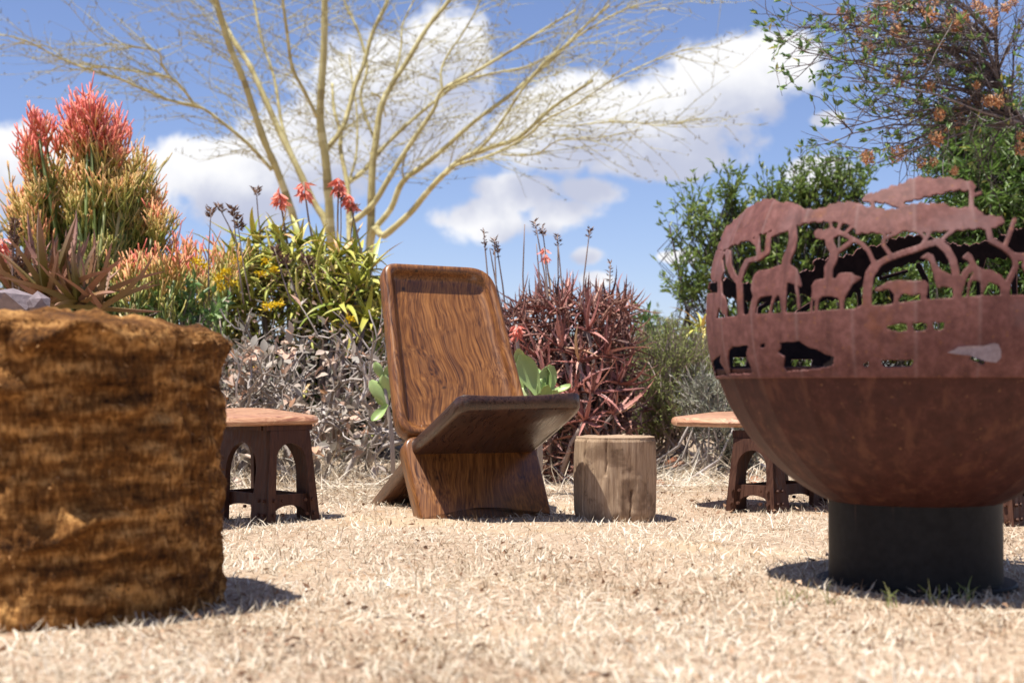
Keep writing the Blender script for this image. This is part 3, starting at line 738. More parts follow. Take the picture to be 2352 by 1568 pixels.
TRK = [([(350,650),(355,740),(385,810),(425,860),(430,950),(435,1100)],18), ([(425,850),(450,770),(480,710),(560,690),(615,650),(625,540),(700,505),(760,490)],16), ([(545,520),(550,600),(560,690)],14), ([(500,560),(545,600)],13),
 ([(740,760),(745,700),(780,620),(790,560),(785,470)],27), ([(290,830),(295,940)],12), ([(1030,840),(1030,760),(1060,700),(1070,650),(1040,600),(1030,530)],28), ([(1070,660),(1130,620),(1190,575)],14),
 ([(1050,490),(1040,440)],10), ([(1090,505),(1120,440)],10), ([(1140,525),(1185,480)],10), ([(1290,1020),(1295,880),(1310,800),(1350,740)],32), ([(1350,740),(1420,700),(1520,660),(1620,630),(1700,600),(1770,580)],20), ([(1770,580),(1830,630),(1870,700),(1890,780),(1900,860),(1900,980)],26),
 ([(1340,730),(1300,640),(1250,590),(1180,555),(1110,520)],15), ([(1450,670),(1400,600),(1410,550),(1400,510)],14), ([(1410,560),(1500,520)],11), ([(1660,610),(1690,560),(1720,510)],13), ([(1690,555),(1640,515)],10), ([(1790,580),(1820,545),(1880,500)],12),
 ([(1900,970),(1930,860),(1960,790),(2010,740)],24), ([(2230,970),(2250,850),(2300,750),(2290,680),(2220,620),(2130,570),(2110,480)],18), ([(2290,680),(2360,690)],26), ([(2230,600),(2260,520),(2290,430)],14), ([(2000,230),(1995,350)],16), ([(2000,270),(2060,250)],10), ([(1480,330),(1560,345)],14), ([(1330,300),(1330,360)],12)]
BACK = [[(200,860),(330,830),(400,850),(500,865),(840,780),(930,770),(920,700),(1050,695),(1200,660),(1230,630),(1380,600),(1450,560),(1600,535),(1700,540),(1900,600),(2000,600),(2150,560),(2300,500),(2400,450),(2900,380),(2900,620),(2352,700),(2200,690),(2000,700),(1900,740),(1700,700),(1560,730),(1450,770),(1330,830),(1280,850),(1200,930),(1130,980),(1000,970),(880,940),(760,930),(650,1000),(480,980),(380,960),(200,900)]]
BTRK = [([(1640,740),(1690,840),(1700,1000),(1690,1200)],18), ([(1380,830),(1560,780)],10), ([(1000,960),(900,1010),(820,1060),(780,1200)],16), ([(430,950),(470,1060),(480,1200)],18), ([(1450,900),(1480,1020),(1500,1200)],14), ([(2080,690),(2050,800),(2060,1200)],18), ([(2300,690),(2290,800),(2300,1200)],16), ([(650,980),(560,1030),(540,1200)],12), ([(1230,900),(1240,1000),(1200,1200)],12)]
HOLES = [[(1420,1160),(1480,1138),(1560,1130),(1560,1185),(1500,1190),(1450,1178)], [(1600,1130),(1700,1130),(1695,1180),(1604,1188)], [(1740,1125),(1818,1128),(1812,1172),(1742,1180)]] + [z3to2(q) for q in (
 [(278,160),(300,145),(392,135),(372,175),(378,205),(395,240),(410,285),(330,290),(285,290),(275,230)], [(548,122),(660,115),(690,140),(750,160),(800,185),(845,200),(835,245),(760,260),(690,268),(590,275),(570,250),(575,200),(540,170),(555,150)],
 [(190,220),(240,185),(235,230),(260,270),(275,295),(210,300)], [(990,238),(1022,224),(1022,242),(1000,256)], [(1090,215),(1262,213),(1262,240),(1230,252),(1100,252)], [(1530,200),(1590,195),(1645,225),(1632,242),(1580,215)], [(440,130),(475,128),(470,150),(450,152)])]
BHOLES = [[(1400,1120),(1830,1115),(1830,1195),(1400,1195)]] + [z3to2(q) for q in ([(612,216),(720,216),(714,246),(615,246)], [(300,205),(372,205),(365,244),(300,248)], [(985,215),(1270,208),(1270,256),(985,258)], [(1525,190),(1650,190),(1650,250),(1525,250)])]
BANDX = [0,190,300,500,700,900,1050,1200,1250,1400,1560,1700,1870,2060,2352,2900]; BANDY = [1120,1105,1095,1070,1062,1055,1040,1035,1012,1010,985,970,960,945,940,940]
def seg_d(X, Y, a, b):
    ax, ay = a; bx, by = b; dx, dy = bx - ax, by - ay
    t = np.clip(((X - ax) * dx + (Y - ay) * dy) / (dx * dx + dy * dy + 1e-9), 0, 1)
    return np.hypot(X - ax - t * dx, Y - ay - t * dy)
def sd_poly(X, Y, poly):
    d = np.full(X.shape, 1e9); ins = np.zeros(X.shape, bool); n = len(poly)
    for i in range(n):
        a, b = poly[i], poly[(i + 1) % n]
        d = np.minimum(d, seg_d(X, Y, a, b))
        c = ((a[1] > Y) != (b[1] > Y)) & (X < (b[0] - a[0]) * (Y - a[1]) / (b[1] - a[1] + 1e-12) + a[0]); ins ^= c
    return np.where(ins, -d, d)      # negative inside
NTH, NPH = 900, 250
th = np.linspace(-math.pi, math.pi, NTH + 1); ph = np.linspace(math.asin(-0.915), math.asin(0.66), NPH + 1)
TH, PHI = np.meshgrid(th, ph)
NF = 24; sec = 2 * math.pi / NF
fac = math.cos(sec / 2) / np.cos((TH % sec) - sec / 2); fac = 1 + (fac - fac.mean()) * 1.15
rr = BR * fac
WX = BC.x + rr * np.cos(PHI) * np.sin(TH); WY = BC.y - rr * np.cos(PHI) * np.cos(TH); WZ = BC.z + BR * np.sin(PHI)
dz_ = WZ - CAMH
fw = WY * FWD.y + dz_ * FWD.z; up = WY * UP.y + dz_ * UP.z
SX = (CX + F * WX / fw) / .9408; SY = (CY - F * up / fw) / .9408
ZX, ZY = (SX - 1650) / .3614, (SY - 380) / .3614
# surface facing the camera or not
nrm = np.stack([np.cos(PHI) * np.sin(TH), -np.cos(PHI) * np.cos(TH), np.sin(PHI)], -1)
vw = np.stack([-WX, -WY, CAMH - WZ], -1); front = (nrm * vw).sum(-1) > 0
ZXf = np.where(ZX > 2330, 4660 - ZX, ZX)
wob = 7 * np.sin(ZX * .09 + 1.5 * np.sin(ZY * .05)) + 4 * np.sin(ZX * .23 + ZY * .11)
def field(isfront):
    X_ = ZXf if isfront else ZX
    band = np.interp(X_, BANDX, BANDY) - ZY if isfront else 0.672 + 0.004 - WZ
    if not isfront: band = (WZ - 0.676) * 2000
    else: band = np.interp(X_, BANDX, BANDY) - ZY
    f = band                                        # negative = steel
    for pl in (CAN if isfront else BACK): f = np.minimum(f, sd_poly(X_, ZY, pl) + wob * (0.7 if isfront else 1.0))
    for pl in (ANI if isfront else []): f = np.minimum(f, sd_poly(X_, ZY, pl))
    for pts, hw in (TRK if isfront else BTRK):
        for a, b in zip(pts[:-1], pts[1:]): f = np.minimum(f, seg_d(X_, ZY, a, b) - hw)
    if not isfront:
        for pl in BHOLES: f = np.maximum(f, -(sd_poly(X_, ZY, pl) - 5))
    if isfront:
        for pl in HOLES: f = np.maximum(f, -(sd_poly(X_, ZY, pl) + wob * .3))
    return f
FLD = np.where(front, field(True), field(False))
FLD = np.where(WZ < 0.50, -50.0, FLD)
RING = 0.514
FLD = np.where(WZ < RING, 1.0, FLD)
FLD[:, -1] = FLD[:, 0]
# marching squares
vid = {}; vs = []; fs = []
Wp = np.stack([WX, WY, WZ], -1)
def gv(j, i):
    i %= NTH; k = (j, i)
    if k not in vid: vid[k] = len(vs); vs.append(tuple(Wp[j, i]))
    return vid[k]
def ev(j0, i0, j1, i1):
    a, b = (j0, i0 % NTH), (j1, i1 % NTH)
    k = (a, b) if a < b else (b, a)
    if k not in vid:
        (j0, i0), (j1, i1) = k
        f0, f1 = FLD[j0, i0], FLD[j1, i1]; t = min(max(f0 / (f0 - f1), .02), .98)
        vid[k] = len(vs); vs.append(tuple(Wp[j0, i0] * (1 - t) + Wp[j1, i1] * t))
    return vid[k]
S = FLD < 0
c4 = S[:-1, :-1].astype(int) + S[:-1, 1:] + S[1:, 1:] + S[1:, :-1]
for j, i in zip(*np.nonzero(c4)):
    j = int(j); i = int(i)
    cr = [(j, i), (j, i + 1), (j + 1, i + 1), (j + 1, i)]
    if c4[j, i] == 4: fs.append(tuple(gv(*q) for q in cr)); continue
    poly = []
    for k in range(4):
        a, b = cr[k], cr[(k + 1) % 4]; sa, sb = S[a], S[b]
        if sa: poly.append(gv(*a))
        if sa != sb: poly.append(ev(*a, *b))
    if len(poly) >= 3: fs.append(tuple(poly))
me = bpy.data.meshes.new('cutout_ring'); me.from_pydata(vs, [], fs); me.shade_smooth()
me.materials.append(M_RUST); me.materials.append(M_SOOT)
ring = link('cutout_ring', me, None, pit)
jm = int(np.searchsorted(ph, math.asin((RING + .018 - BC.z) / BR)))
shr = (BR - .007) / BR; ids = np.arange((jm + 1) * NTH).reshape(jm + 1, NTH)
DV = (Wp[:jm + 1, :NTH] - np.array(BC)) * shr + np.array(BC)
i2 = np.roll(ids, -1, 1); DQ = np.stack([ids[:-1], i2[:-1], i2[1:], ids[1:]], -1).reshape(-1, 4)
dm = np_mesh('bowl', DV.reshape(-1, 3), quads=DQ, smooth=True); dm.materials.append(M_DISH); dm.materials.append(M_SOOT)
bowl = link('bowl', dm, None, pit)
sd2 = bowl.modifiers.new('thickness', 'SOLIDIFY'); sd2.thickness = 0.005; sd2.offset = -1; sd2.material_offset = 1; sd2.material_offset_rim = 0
so2 = ring.modifiers.new('thickness', 'SOLIDIFY'); so2.thickness = 0.005; so2.offset = -1; so2.material_offset = 1; so2.material_offset_rim = 0
# pedestal, foot plate
bb = BC.z + BR * math.sin(ph[0])
m = MB(); n = 64; prof = [(0.211, 0.012), (0.211, bb + 0.028), (0.203, bb + 0.028), (0.203, 0.012)]
vsp = [(BC.x + r_ * math.cos(2 * math.pi * k / n), BC.y + r_ * math.sin(2 * math.pi * k / n), z_) for r_, z_ in prof for k in range(n)]
fsp = [(q * n + k, q * n + (k + 1) % n, ((q + 1) % 4) * n + (k + 1) % n, ((q + 1) % 4) * n + k) for q in range(4) for k in range(n)]
m.add(vsp, fsp); link('pedestal', m.mesh('pedestal', 40), M_PIPE, pit)
m = MB(); loft(m, [(BC.x + .245 * math.cos(2 * math.pi * k / 48), BC.y + .245 * math.sin(2 * math.pi * k / 48)) for k in range(48)], [(0, -0.01), (0, .009), (.004, .0125)], lambda a, b, c: (a, b, c)); link('foot_plate', m.mesh('foot_plate', 40), M_PIPE, pit)
m = MB(); loft(m, [(BC.x + .204 * math.cos(2 * math.pi * k / 40), BC.y + .204 * math.sin(2 * math.pi * k / 40)) for k in range(40)], [(0, bb + .004), (0, bb + .012)], lambda a, b, c: (a, b, c)); link('bowl_floor', m.mesh('bowl_floor', 40), M_SOOT, pit)
# pale grey hippo-like patch, raised slightly off the band
def on_bowl(zx, zy, lift):
    u, v = (1650 + zx * .3614) * .9408, (380 + zy * .3614) * .9408
    d = ray(u, v).normalized(); o = Vector((0, 0, CAMH)) - BC; b_ = o.dot(d); q = b_ * b_ - (o.length_squared - (BR + lift) ** 2)
    t = -b_ - math.sqrt(max(q, 0)); return (Vector((0, 0, CAMH)) + d * t)[:]
pp = z3to2([(1440,175),(1480,160),(1500,145),(1560,140),(1640,138),(1690,125),(1715,130),(1730,165),(1728,205),(1705,228),(1650,222),(1600,205),(1560,190),(1500,185)])
m = MB(); fr = [on_bowl(a, b, .0055) for a, b in pp]; bk = [on_bowl(a, b, -.001) for a, b in pp]; k = len(pp)
m.add(fr + bk, [tuple(range(k))] + [(i, (i + 1) % k, k + (i + 1) % k, k + i) for i in range(k)])
link('pale_patch', m.mesh('pale_patch'), M_PATCH, pit)

# ================================================================== ALOES
def aloe_leaf(name, k, wid=0.11, thick=0.05, seg=8, teeth=6, pw=0.75):
    """unit-length leaf along +Y, normal +Z, curving up by k radians"""
    p = Vector((0, 0, 0)); vs = []; fs = []; cent = []
    for i in range(seg + 1):
        s = i / seg; an = k * s ** 1.2; t = Vector((0, math.cos(an), math.sin(an))); nrm_ = Vector((0, -math.sin(an), math.cos(an)))
        w_ = wid * ((1 - s) ** pw) * (0.8 + 0.35 * math.sin(min(s * 3, 1.57))); h_ = thick * (1 - s) ** pw
        cent.append((p.copy(), t, nrm_, w_))
        if i < seg:
            vs += [(p + Vector((-w_ / 2, 0, 0)) + nrm_ * h_ * .35)[:], (p - nrm_ * h_ * .05)[:], (p + Vector((w_ / 2, 0, 0)) + nrm_ * h_ * .35)[:], (p - nrm_ * h_ * .8)[:]]
        else: vs.append(p[:])
        p = p + t / seg
    for i in range(seg - 1):
        for q in range(4): fs.append((i * 4 + q, i * 4 + (q + 1) % 4, i * 4 + 4 + (q + 1) % 4, i * 4 + 4 + q))
    tip = seg * 4
    for q in range(4): fs.append(((seg - 1) * 4 + q, (seg - 1) * 4 + (q + 1) % 4, tip))
    for i in range(teeth):
        s = 0.12 + 0.7 * i / max(teeth, 1); f = s * seg; i0 = int(f); fr_ = f - i0
        c0, t, nn_, w0 = cent[i0]; c1, _, _, w1 = cent[min(i0 + 1, seg)]
        c = c0.lerp(c1, fr_); w_ = w0 + (w1 - w0) * fr_
        for sx in (-1, 1):
            e = c + Vector((sx * w_ * .5, 0, 0)) + nn_ * thick * .2
            b0 = len(vs); vs += [(e - t * .018)[:], (e + t * .018)[:], (e + Vector((sx * .022, 0, 0)) + t * .014)[:]]; fs.append((b0, b0 + 1, b0 + 2))
    mb = MB(); mb.add(vs, fs); return mb.mesh(name, 45)
def rosette(root, c, n, L, meshes, mt, up=Vector((0, 0, 1)), el0=85, el1=8, pname='leaf', jit=0.12, azr=None, Lvar=.3):
    q = Vector((0, 0, 1)).rotation_difference(up.normalized()).to_matrix().to_4x4()
    a0 = random.random() * 6.28
    for i in range(n):
        f = (i + .5) / n; az = a0 + i * 2.39996 + random.gauss(0, .15)
        if azr: az = random.uniform(*azr)
        el = R(el0 + (el1 - el0) * f) + random.gauss(0, jit)
        Ln = L * (0.72 + 0.38 * math.sin(min(1, f * 1.6) * math.pi / 2)) * (1 + random.uniform(-Lvar, Lvar))
        mesh = random.choice(meshes)
        M = Matrix.Translation(Vector(c)) @ q @ Matrix.Rotation(az, 4, 'Z') @ Matrix.Rotation(el, 4, 'X') @ Matrix.Rotation(random.gauss(0, .25), 4, 'Y') @ Matrix.Scale(Ln, 4)
        link(pname, mesh, mt, root, M)
def seed_spike(root, base, top, name='flower_stalk', head=0.10, hw=0.018, hmat=None, r=0.0035, hn=60, down=False, bend=.02, headname='seed_head'):
    b, t = Vector(base), Vector(top); L = (t - b).length
    mid = b.lerp(t, .5) + Vector((random.uniform(-1, 1) * bend, random.uniform(-1, 1) * bend, 0)) * L
    m = MB(); m.tube([b, b.lerp(mid, .5) + Vector((0, 0, 0)), mid, mid.lerp(t, .55), t], [r * 1.3, r * 1.2, r, r * .85, r * .6], 5, rnd=random.random())
    st = link(name, m.mesh(name, 179), M_STALK, root)
    if head > 0:
        ax = (t - mid).normalized(); n = hn; s = rng.random(n)
        c0 = np.array(t)[None] - np.array(ax)[None] * (s * head)[:, None]
        d = unit(rng.normal(size=(n, 3)) * np.array([1, 1, .3])); dd = d + np.array([0, 0, -0.9 if down else 0.7])
        me_ = leaf_cloud(headname, c0 + d * hw * .15, dd, hw * (0.7 + .8 * rng.random(n)), hw * .38)
        h = link(headname, me_, hmat or M_BROWNHEAD, None); h.parent = st; h.matrix_parent_inverse = Matrix.Identity(4)
        if root is not None and root.type == 'EMPTY': pass
    return st

# --- red aloe thicket beside the chair
RA = [aloe_leaf('red_leaf', k, .092, .045, 7, 6) for k in (-1.1, -.5, .15, .55, .9, 1.25)]
D0 = 7.6
ra = thing('red_aloe', 'dense thicket of dusky red spiky aloe with tall dry flower stalks behind the small log', 'aloe', (P(1330, 1000, D0).x, D0, gzf(.35, D0)))
heads = [(1190,700,.2),(1215,760,0),(1180,790,-.1),(1245,690,.1),(1285,720,-.25),(1300,675,.1),(1345,700,-.2),(1385,690,.1),(1350,760,-.35),(1290,800,-.4),(1235,820,-.3),(1400,730,-.1),(1425,700,.1),(1330,830,-.45),(1390,810,-.3),(1200,850,-.3),(1425,790,0),(1360,900,-.5),(1420,880,-.3),(1310,910,-.5),(1345,965,-.55),(1410,950,-.4),(1255,880,-.4)]
m = MB(); base = Vector(ra.location)
heads = [(u, v + (22 if v < 720 else 0), dy) for u, v, dy in heads]
for (u, v, dy) in heads:
    c = P(u, v, D0 + dy)
    b0 = base + Vector((random.uniform(-.15, .15) + (c.x - base.x) * .45, dy * .7, -.02))
    m.tube([b0, b0.lerp(c, .5) + Vector((0, 0, .05)), c], [.016, .013, .010], 6, rnd=random.random())
    nl = 13; upv = (c - base).normalized() * .75 + Vector((0, 0, .6))
    rosette(ra, c, nl, .20, RA, M_REDALOE, upv, 82, -5, Lvar=.35, jit=.22)
link('stem', m.mesh('stem', 179), M_STALK, ra, kind='stuff')
def leaf_mass(name, meshes, mats):
    V = []; T = []; rn = []; off = 0
    for M in mats:
        me_ = random.choice(meshes); A = np.array(M)
        if me_ not in LM:
            co = np.array([v.co[:] for v in me_.vertices]); me_.calc_loop_triangles(); LM[me_] = (co, np.array([t_.vertices[:] for t_ in me_.loop_triangles]))
        co, tr = LM[me_]; V.append(co @ A[:3, :3].T + A[:3, 3]); T.append(tr + off); off += len(co); rn.append(np.full(len(tr), random.random()))
    return np_mesh(name, np.concatenate(V), tris=np.concatenate(T), rnd=np.concatenate(rn))
LM = {}
def rand_leaf_M(c, outward, L):
    az = random.uniform(0, 6.283); el = random.uniform(-.5, 1.3)
    return Matrix.Translation(Vector(c)) @ Matrix.Rotation(az, 4, 'Z') @ Matrix.Rotation(el, 4, 'X') @ Matrix.Rotation(random.gauss(0, .4), 4, 'Y') @ Matrix.Scale(L, 4)
ms = []
for _ in range(1250):
    u, v = random.uniform(1165, 1450), random.uniform(690, 985)
    if (u - 1310) ** 2 / 150 ** 2 + max(0, (740 - v)) ** 2 / 90 ** 2 > 1.05: continue
    ms.append(rand_leaf_M(P(u, v, D0 + random.uniform(-.35, .25)), None, random.uniform(.12, .22)))
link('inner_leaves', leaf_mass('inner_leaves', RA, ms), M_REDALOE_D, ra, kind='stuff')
n = 1500
hc = np.array([P(u, v, D0 + dy + .1)[:] for u, v, dy in heads]); ci = rng.integers(0, len(hc), n)
pos = hc[ci] * np.array([1, 1, 0]) + rng.normal(0, .06, (n, 3)); pos[:, 2] = base.z + (hc[ci, 2] - base.z) * rng.random(n)
dd = rng.normal(size=(n, 3)) + np.array([0, -.2, -.35])
link('dry_leaves', leaf_cloud('dry_leaves', pos, dd, .06 + .10 * rng.random(n), .010 + .008 * rng.random(n)), M_REDALOE_D, ra, kind='stuff')
for (u0, v0, u1, v1, hd) in [(1135,690,1110,525,.12),(1140,690,1135,545,.11),(1160,680,1125,570,.0),(1205,690,1205,515,.0),(1265,690,1228,505,.09),(1275,690,1245,520,.06),(1245,640,1232,560,0),(1300,690,1280,540,.06),(1280,700,1281,545,0),(1335,690,1355,525,.05),(1395,690,1402,600,.13),(1165,690,1140,560,.05)]:
    seed_spike(ra, P(u0, v0 + 60, D0 - .1), P(u1, v1, D0 - .1), head=hd, hw=.022, hn=26, r=.0042)
s_ = seed_spike(ra, P(1262, 720, D0 - .2), P(1250, 568, D0 - .2), head=.06, hw=.035, hmat=M_CORAL, hn=22, down=True, headname='flower_head')
s_ = seed_spike(ra, P(1190, 870, D0 - .5), P(1186, 745, D0 - .5), head=.06, hw=.04, hmat=M_CORAL, hn=30, down=True, r=.011, headname='flower_head')

# --- green-gold aloe bank behind the silver shrub
GA = [aloe_leaf('green_leaf', k, .15, .04, 7, 0) for k in (-1.9, -1.5, -1.0, -.5, .2)]
D1 = 8.8
ga = thing('golden_aloe', 'bank of golden green drooping aloe with coral flower spikes behind the silver shrub', 'aloe', (P(700, 1000, D1).x, D1, gzf(-1.2, D1)))
gh = [(590,560,.0),(640,545,-.1),(560,600,.1),(690,560,0),(730,580,-.15),(780,590,-.2),(820,600,-.1),(850,620,-.2),(660,600,-.2),(520,600,.2),(600,630,-.1),(760,640,-.3),(820,660,-.35),(860,680,-.2),(790,700,-.45),(840,730,-.45),(750,690,-.3),(860,770,-.3),(700,640,-.2),(540,640,0),(800,760,-.45),(770,735,-.4)]
m = MB(); base = Vector(ga.location)
for (u, v, dy) in gh:
    c = P(u, v, D1 + dy); b0 = base + Vector(((c.x - base.x) * .6, dy, 0))
    m.tube([b0, b0.lerp(c, .5), c], [.02, .016, .012], 6, rnd=random.random())
    rosette(ga, c, 13, .25, GA, M_GRALOE, Vector((random.gauss(0, .25), -.25, 1)), 78, 0, Lvar=.3, jit=.2)
link('stem', m.mesh('stem', 179), M_STALK, ga, kind='stuff')
ms = []
for _ in range(1700):
    u = random.uniform(470, 885); top = float(np.interp(u, [480, 560, 640, 740, 820, 880], [610, 570, 550, 575, 600, 660]))
    v = top + 25 + abs(random.gauss(0, 115)); ms.append(rand_leaf_M(P(u, v, D1 + random.uniform(-.42, .25)), None, random.uniform(.14, .26)))
link('inner_leaves', leaf_mass('inner_leaves', GA, ms), M_GRALOE_S, ga, kind='stuff')
for (u0, v0, u1, v1) in [(660,560,640,440),(725,590,697,418),(775,590,778,407),(835,600,800,445)]:
    seed_spike(ga, P(u0, v0, D1 - .1), P(u1, v1, D1 - .1), head=.085, hw=.058, hmat=M_CORAL, hn=46, down=True, r=.006, headname='flower_head')
for (u0, v0, u1, v1) in [(600,560,588,430),(560,590,500,470),(800,590,815,470),(780,600,783,440)]:
    seed_spike(ga, P(u0, v0, D1 - .1), P(u1, v1, D1 - .1), head=.06, hw=.032, hn=26, r=.004)

# --- big bronze aloe on the mound, left
BA = [aloe_leaf('bronze_leaf', k, .115, .06, 8, 8, .62) for k in (-.35, .1, .4, .75)]
D2 = 7.0
def mound_pt(u, v, D): return P(u, v, D)
ba = thing('bronze_aloe', 'large bronze aloe with thick toothed leaves above the shaggy palm log', 'aloe', P(100, 700, D2))
for (u, v, dy, n, L) in [(110,690,0,30,.42),(40,680,.25,22,.38),(180,700,-.1,20,.36),(230,705,-.15,10,.30)]:
    rosette(ba, P(u, v, D2 + dy), n, L, BA, M_BRALOE, Vector((0.05, -.1, 1)), 84, 4, Lvar=.2)
for (u0, v0, u1, v1) in [(30,680,35,505),(45,690,42,590)]:
    seed_spike(ba, P(u0, v0, D2), P(u1, v1, D2), head=.16, hw=.03, hn=120, r=.006)
seed_spike(ba, P(-25, 690, D2 + .2), P(5, 545, D2 + .2), head=.10, hw=.05, hmat=M_CORAL, hn=60, r=.006, down=True, headname='flower_head')
# --- far drooping yellow aloe by the fire bowl
YA = [aloe_leaf('yellow_leaf', k, .10, .03, 7, 0) for k in (-2.3, -1.8, -1.3)]
ya = thing('yellow_aloe', 'pale yellow drooping aloe between the feathery shrub and the fire bowl', 'aloe', (P(1610, 900, 9.5).x, 9.5, gzf(1.2, 9.5)))
rosette(ya, P(1612, 762, 9.5), 22, .26, YA, M_GRALOE, Vector((0, 0, 1)), 75, 5)
m = MB(); m.tube([ya.location, P(1612, 770, 9.5)], [.05, .04], 8); link('trunk', m.mesh('trunk', 60), M_STALK, ya)

# ================================================================== PADDLE PLANTS
def paddle(name, cup):
    vs = []; fs = []; nl, nw = 7, 4
    for i in range(nl + 1):
        s = i / nl; w_ = 0.235 * (math.sin(math.pi * min(1, s ** 1.5 * .93 + .03)) ** .7) + .045 * (1 - s)
        if i == nl: w_ = 0.055
        for j in range(nw + 1):
            q = (j / nw - .5) * 2; vs.append((w_ * q, s, cup * (q * q * .12 + .25 * (s - .3) ** 2)))
    n0 = len(vs); vs += [(x, y, z - .035 * (1 - abs(x) * 2)) for x, y, z in vs]
    st = nw + 1
    for i in range(nl):
        for j in range(nw):
            a = i * st + j; fs.append((a, a + 1, a + st + 1, a + st)); fs.append((n0 + a, n0 + a + st, n0 + a + st + 1, n0 + a + 1))
    for i in range(nl):
        for a, b in ((i * st, (i + 1) * st), ((i + 1) * st + nw, i * st + nw)): fs.append((a, b, n0 + b, n0 + a))
    mb = MB(); mb.add(vs, fs); return mb.mesh(name, 60)
PM = [paddle('paddle_leaf', c) for c in (.5, 1.0, -.6)]
def orient(root, base, tip, normal, mesh, mt, scale=None, name='leaf'):
    b, t = Vector(base), Vector(tip); y = (t - b); L = y.length; y.normalize()
    n_ = Vector(normal); z = (n_ - y * n_.dot(y)).normalized(); x = y.cross(z)
    M = Matrix.Translation(b) @ Matrix((x, y, z)).transposed().to_4x4() @ Matrix.Scale(L, 4)
    return link(name, mesh, mt, root, M)
D3 = 6.5
pa = thing('paddle_plant', 'pale green succulent with round paddle leaves between the chair and the red aloe', 'succulent', (P(1240, 1000, D3).x, D3, gzf(.1, D3)))
for (b, t, nr) in [((1232,925),(1200,850),(.3,-1,.2)),((1238,922),(1228,845),(-.5,-1,.1)),((1240,925),(1265,838),(.3,-1,.3)),((1258,918),(1262,845),(-.9,-.6,.1)),((1235,905),(1195,815),(.1,-1,.1)),((1215,870),(1195,830),(.2,-1,.4)),((1262,905),(1312,893),(.1,-.4,1)),((1248,925),(1262,880),(0,-1,.3)),((1225,930),(1196,890),(-.2,-1,.3)),((1240,920),(1250,870),(.8,-.8,.2)),((1255,925),(1282,895),(.3,-1,.4)),((1198,850),(1190,800),(0,-1,0))]:
    orient(pa, P(*b, D3 + random.uniform(-.03, .03)), P(*t, D3 + random.uniform(-.06, .03)), nr, random.choice(PM), M_PADDLE)
m = MB(); m.tube([pa.location, P(1240, 960, D3), P(1236, 915, D3)], [.016, .013, .010], 6); m.tube([P(1238, 950, D3), P(1210, 880, D3), P(1197, 840, D3)], [.010, .009, .007], 6)
link('stem', m.mesh('stem', 179), M_GREYTWIG, pa)
pb = thing('paddle_plant', 'leggy pale succulent with a yellowing leaf, growing beside the chair back and silver shrub', 'succulent', (P(905, 1045, 6.6).x, 6.6, gzf(-.55, 6.6)))
for (b, t, nr) in [((885,925),(853,872),(.2,-1,.3)),((888,920),(878,865),(-.3,-1,.2)),((892,930),(858,970),(-.2,-.8,.6)),((880,870),(862,832),(.1,-1,.3)),((882,868),(895,838),(.4,-1,.2)),((888,915),(905,870),(.3,-1,.2)),((884,935),(862,905),(-.4,-1,.4))]:
    orient(pb, P(*b, 6.6 + random.uniform(-.03, .03)), P(*t, 6.6 + random.uniform(-.04, .02)), nr, random.choice(PM), M_PADDLE)
m = MB(); m.tube([pb.location, P(900, 1000, 6.6), P(890, 930, 6.6), P(881, 868, 6.6)], [.013, .012, .010, .007], 6)
link('stem', m.mesh('stem', 179), M_GREYTWIG, pb)

# ================================================================== BRANCHING HELPERS
def grow(mb, p, d, L, r, depth, ends, kids=(2, 3), spread=.7, shrink=.72, up=.12, sides=5, rsh=.62, rnd=None, wig=.16, minr=.0012):
    """recursive branch; records end points"""
    p = Vector(p); d = Vector(d).normalized(); pts = [p.copy()]; n = 3
    for i in range(n):
        d = (d + Vector((random.gauss(0, wig), random.gauss(0, wig), random.gauss(0, wig) + up))).normalized(); p = p + d * (L / n); pts.append(p.copy())
    r1 = max(r * rsh, minr)
    mb.tube(pts, [r + (r1 - r) * k / n for k in range(n + 1)], sides, rnd=random.random() if rnd is None else rnd, cap=False)
    if depth == 0: ends.append((p.copy(), d.copy())); return
    for k in range(random.randint(*kids)):
        ax = Vector((random.gauss(0, 1), random.gauss(0, 1), random.gauss(0, 1))).normalized()
        nd = (d + ax * spread * random.uniform(.5, 1.2)).normalized()
        st = pts[-1] if k < 2 else pts[-2]
        grow(mb, st, nd, L * shrink * random.uniform(.75, 1.2), r1, depth - 1, ends, kids, spread, shrink, up, max(3, sides - 1), rsh, rnd, wig, minr)

# --- silver shrub
SM = []
for fold in (.10, .2, .05):
    vs = []; fs = []
    ol_ = [(0, 0), (.16, .18), (.25, .42), (.20, .70), (0, 1.0), (-.20, .70), (-.25, .42), (-.16, .18)]
    vs = [(x, y, abs(x) * fold * 3 - .10 * y * y) for x, y in ol_] + [(0, .4, 0)]
    mb = MB(); mb.add(vs, [(i, (i + 1) % 8, 8) for i in range(8)]); SM.append(mb.mesh('silver_leaf', 60))
D4 = 7.5
ss = thing('silver_shrub', 'twiggy silver-grey shrub with dusty pink leaves and yellow flowers behind the left bench', 'shrub', (P(690, 1000, D4).x, D4, gzf(-1.1, D4)))
tw = MB(); ends = []
for (u, v) in [(560,930),(600,985),(660,1000),(720,1010),(770,1000),(830,990),(680,960),(540,880),(790,1000)]:
    for k in range(2):
        b0 = P(u + random.uniform(-20, 20), v, D4 + random.uniform(-.35, .3)); b0.z = gzf(b0.x, b0.y) - .01
        grow(tw, b0, (random.gauss((u - 690) * .0035, .4), random.gauss(-.1, .42), .95), .315, .016, 4, ends, (2, 3), 1.1, .78, .05, 6, .74, wig=.32, minr=.003)
link('twigs', tw.mesh('twigs', 179), M_GREYTWIG, ss, kind='stuff')
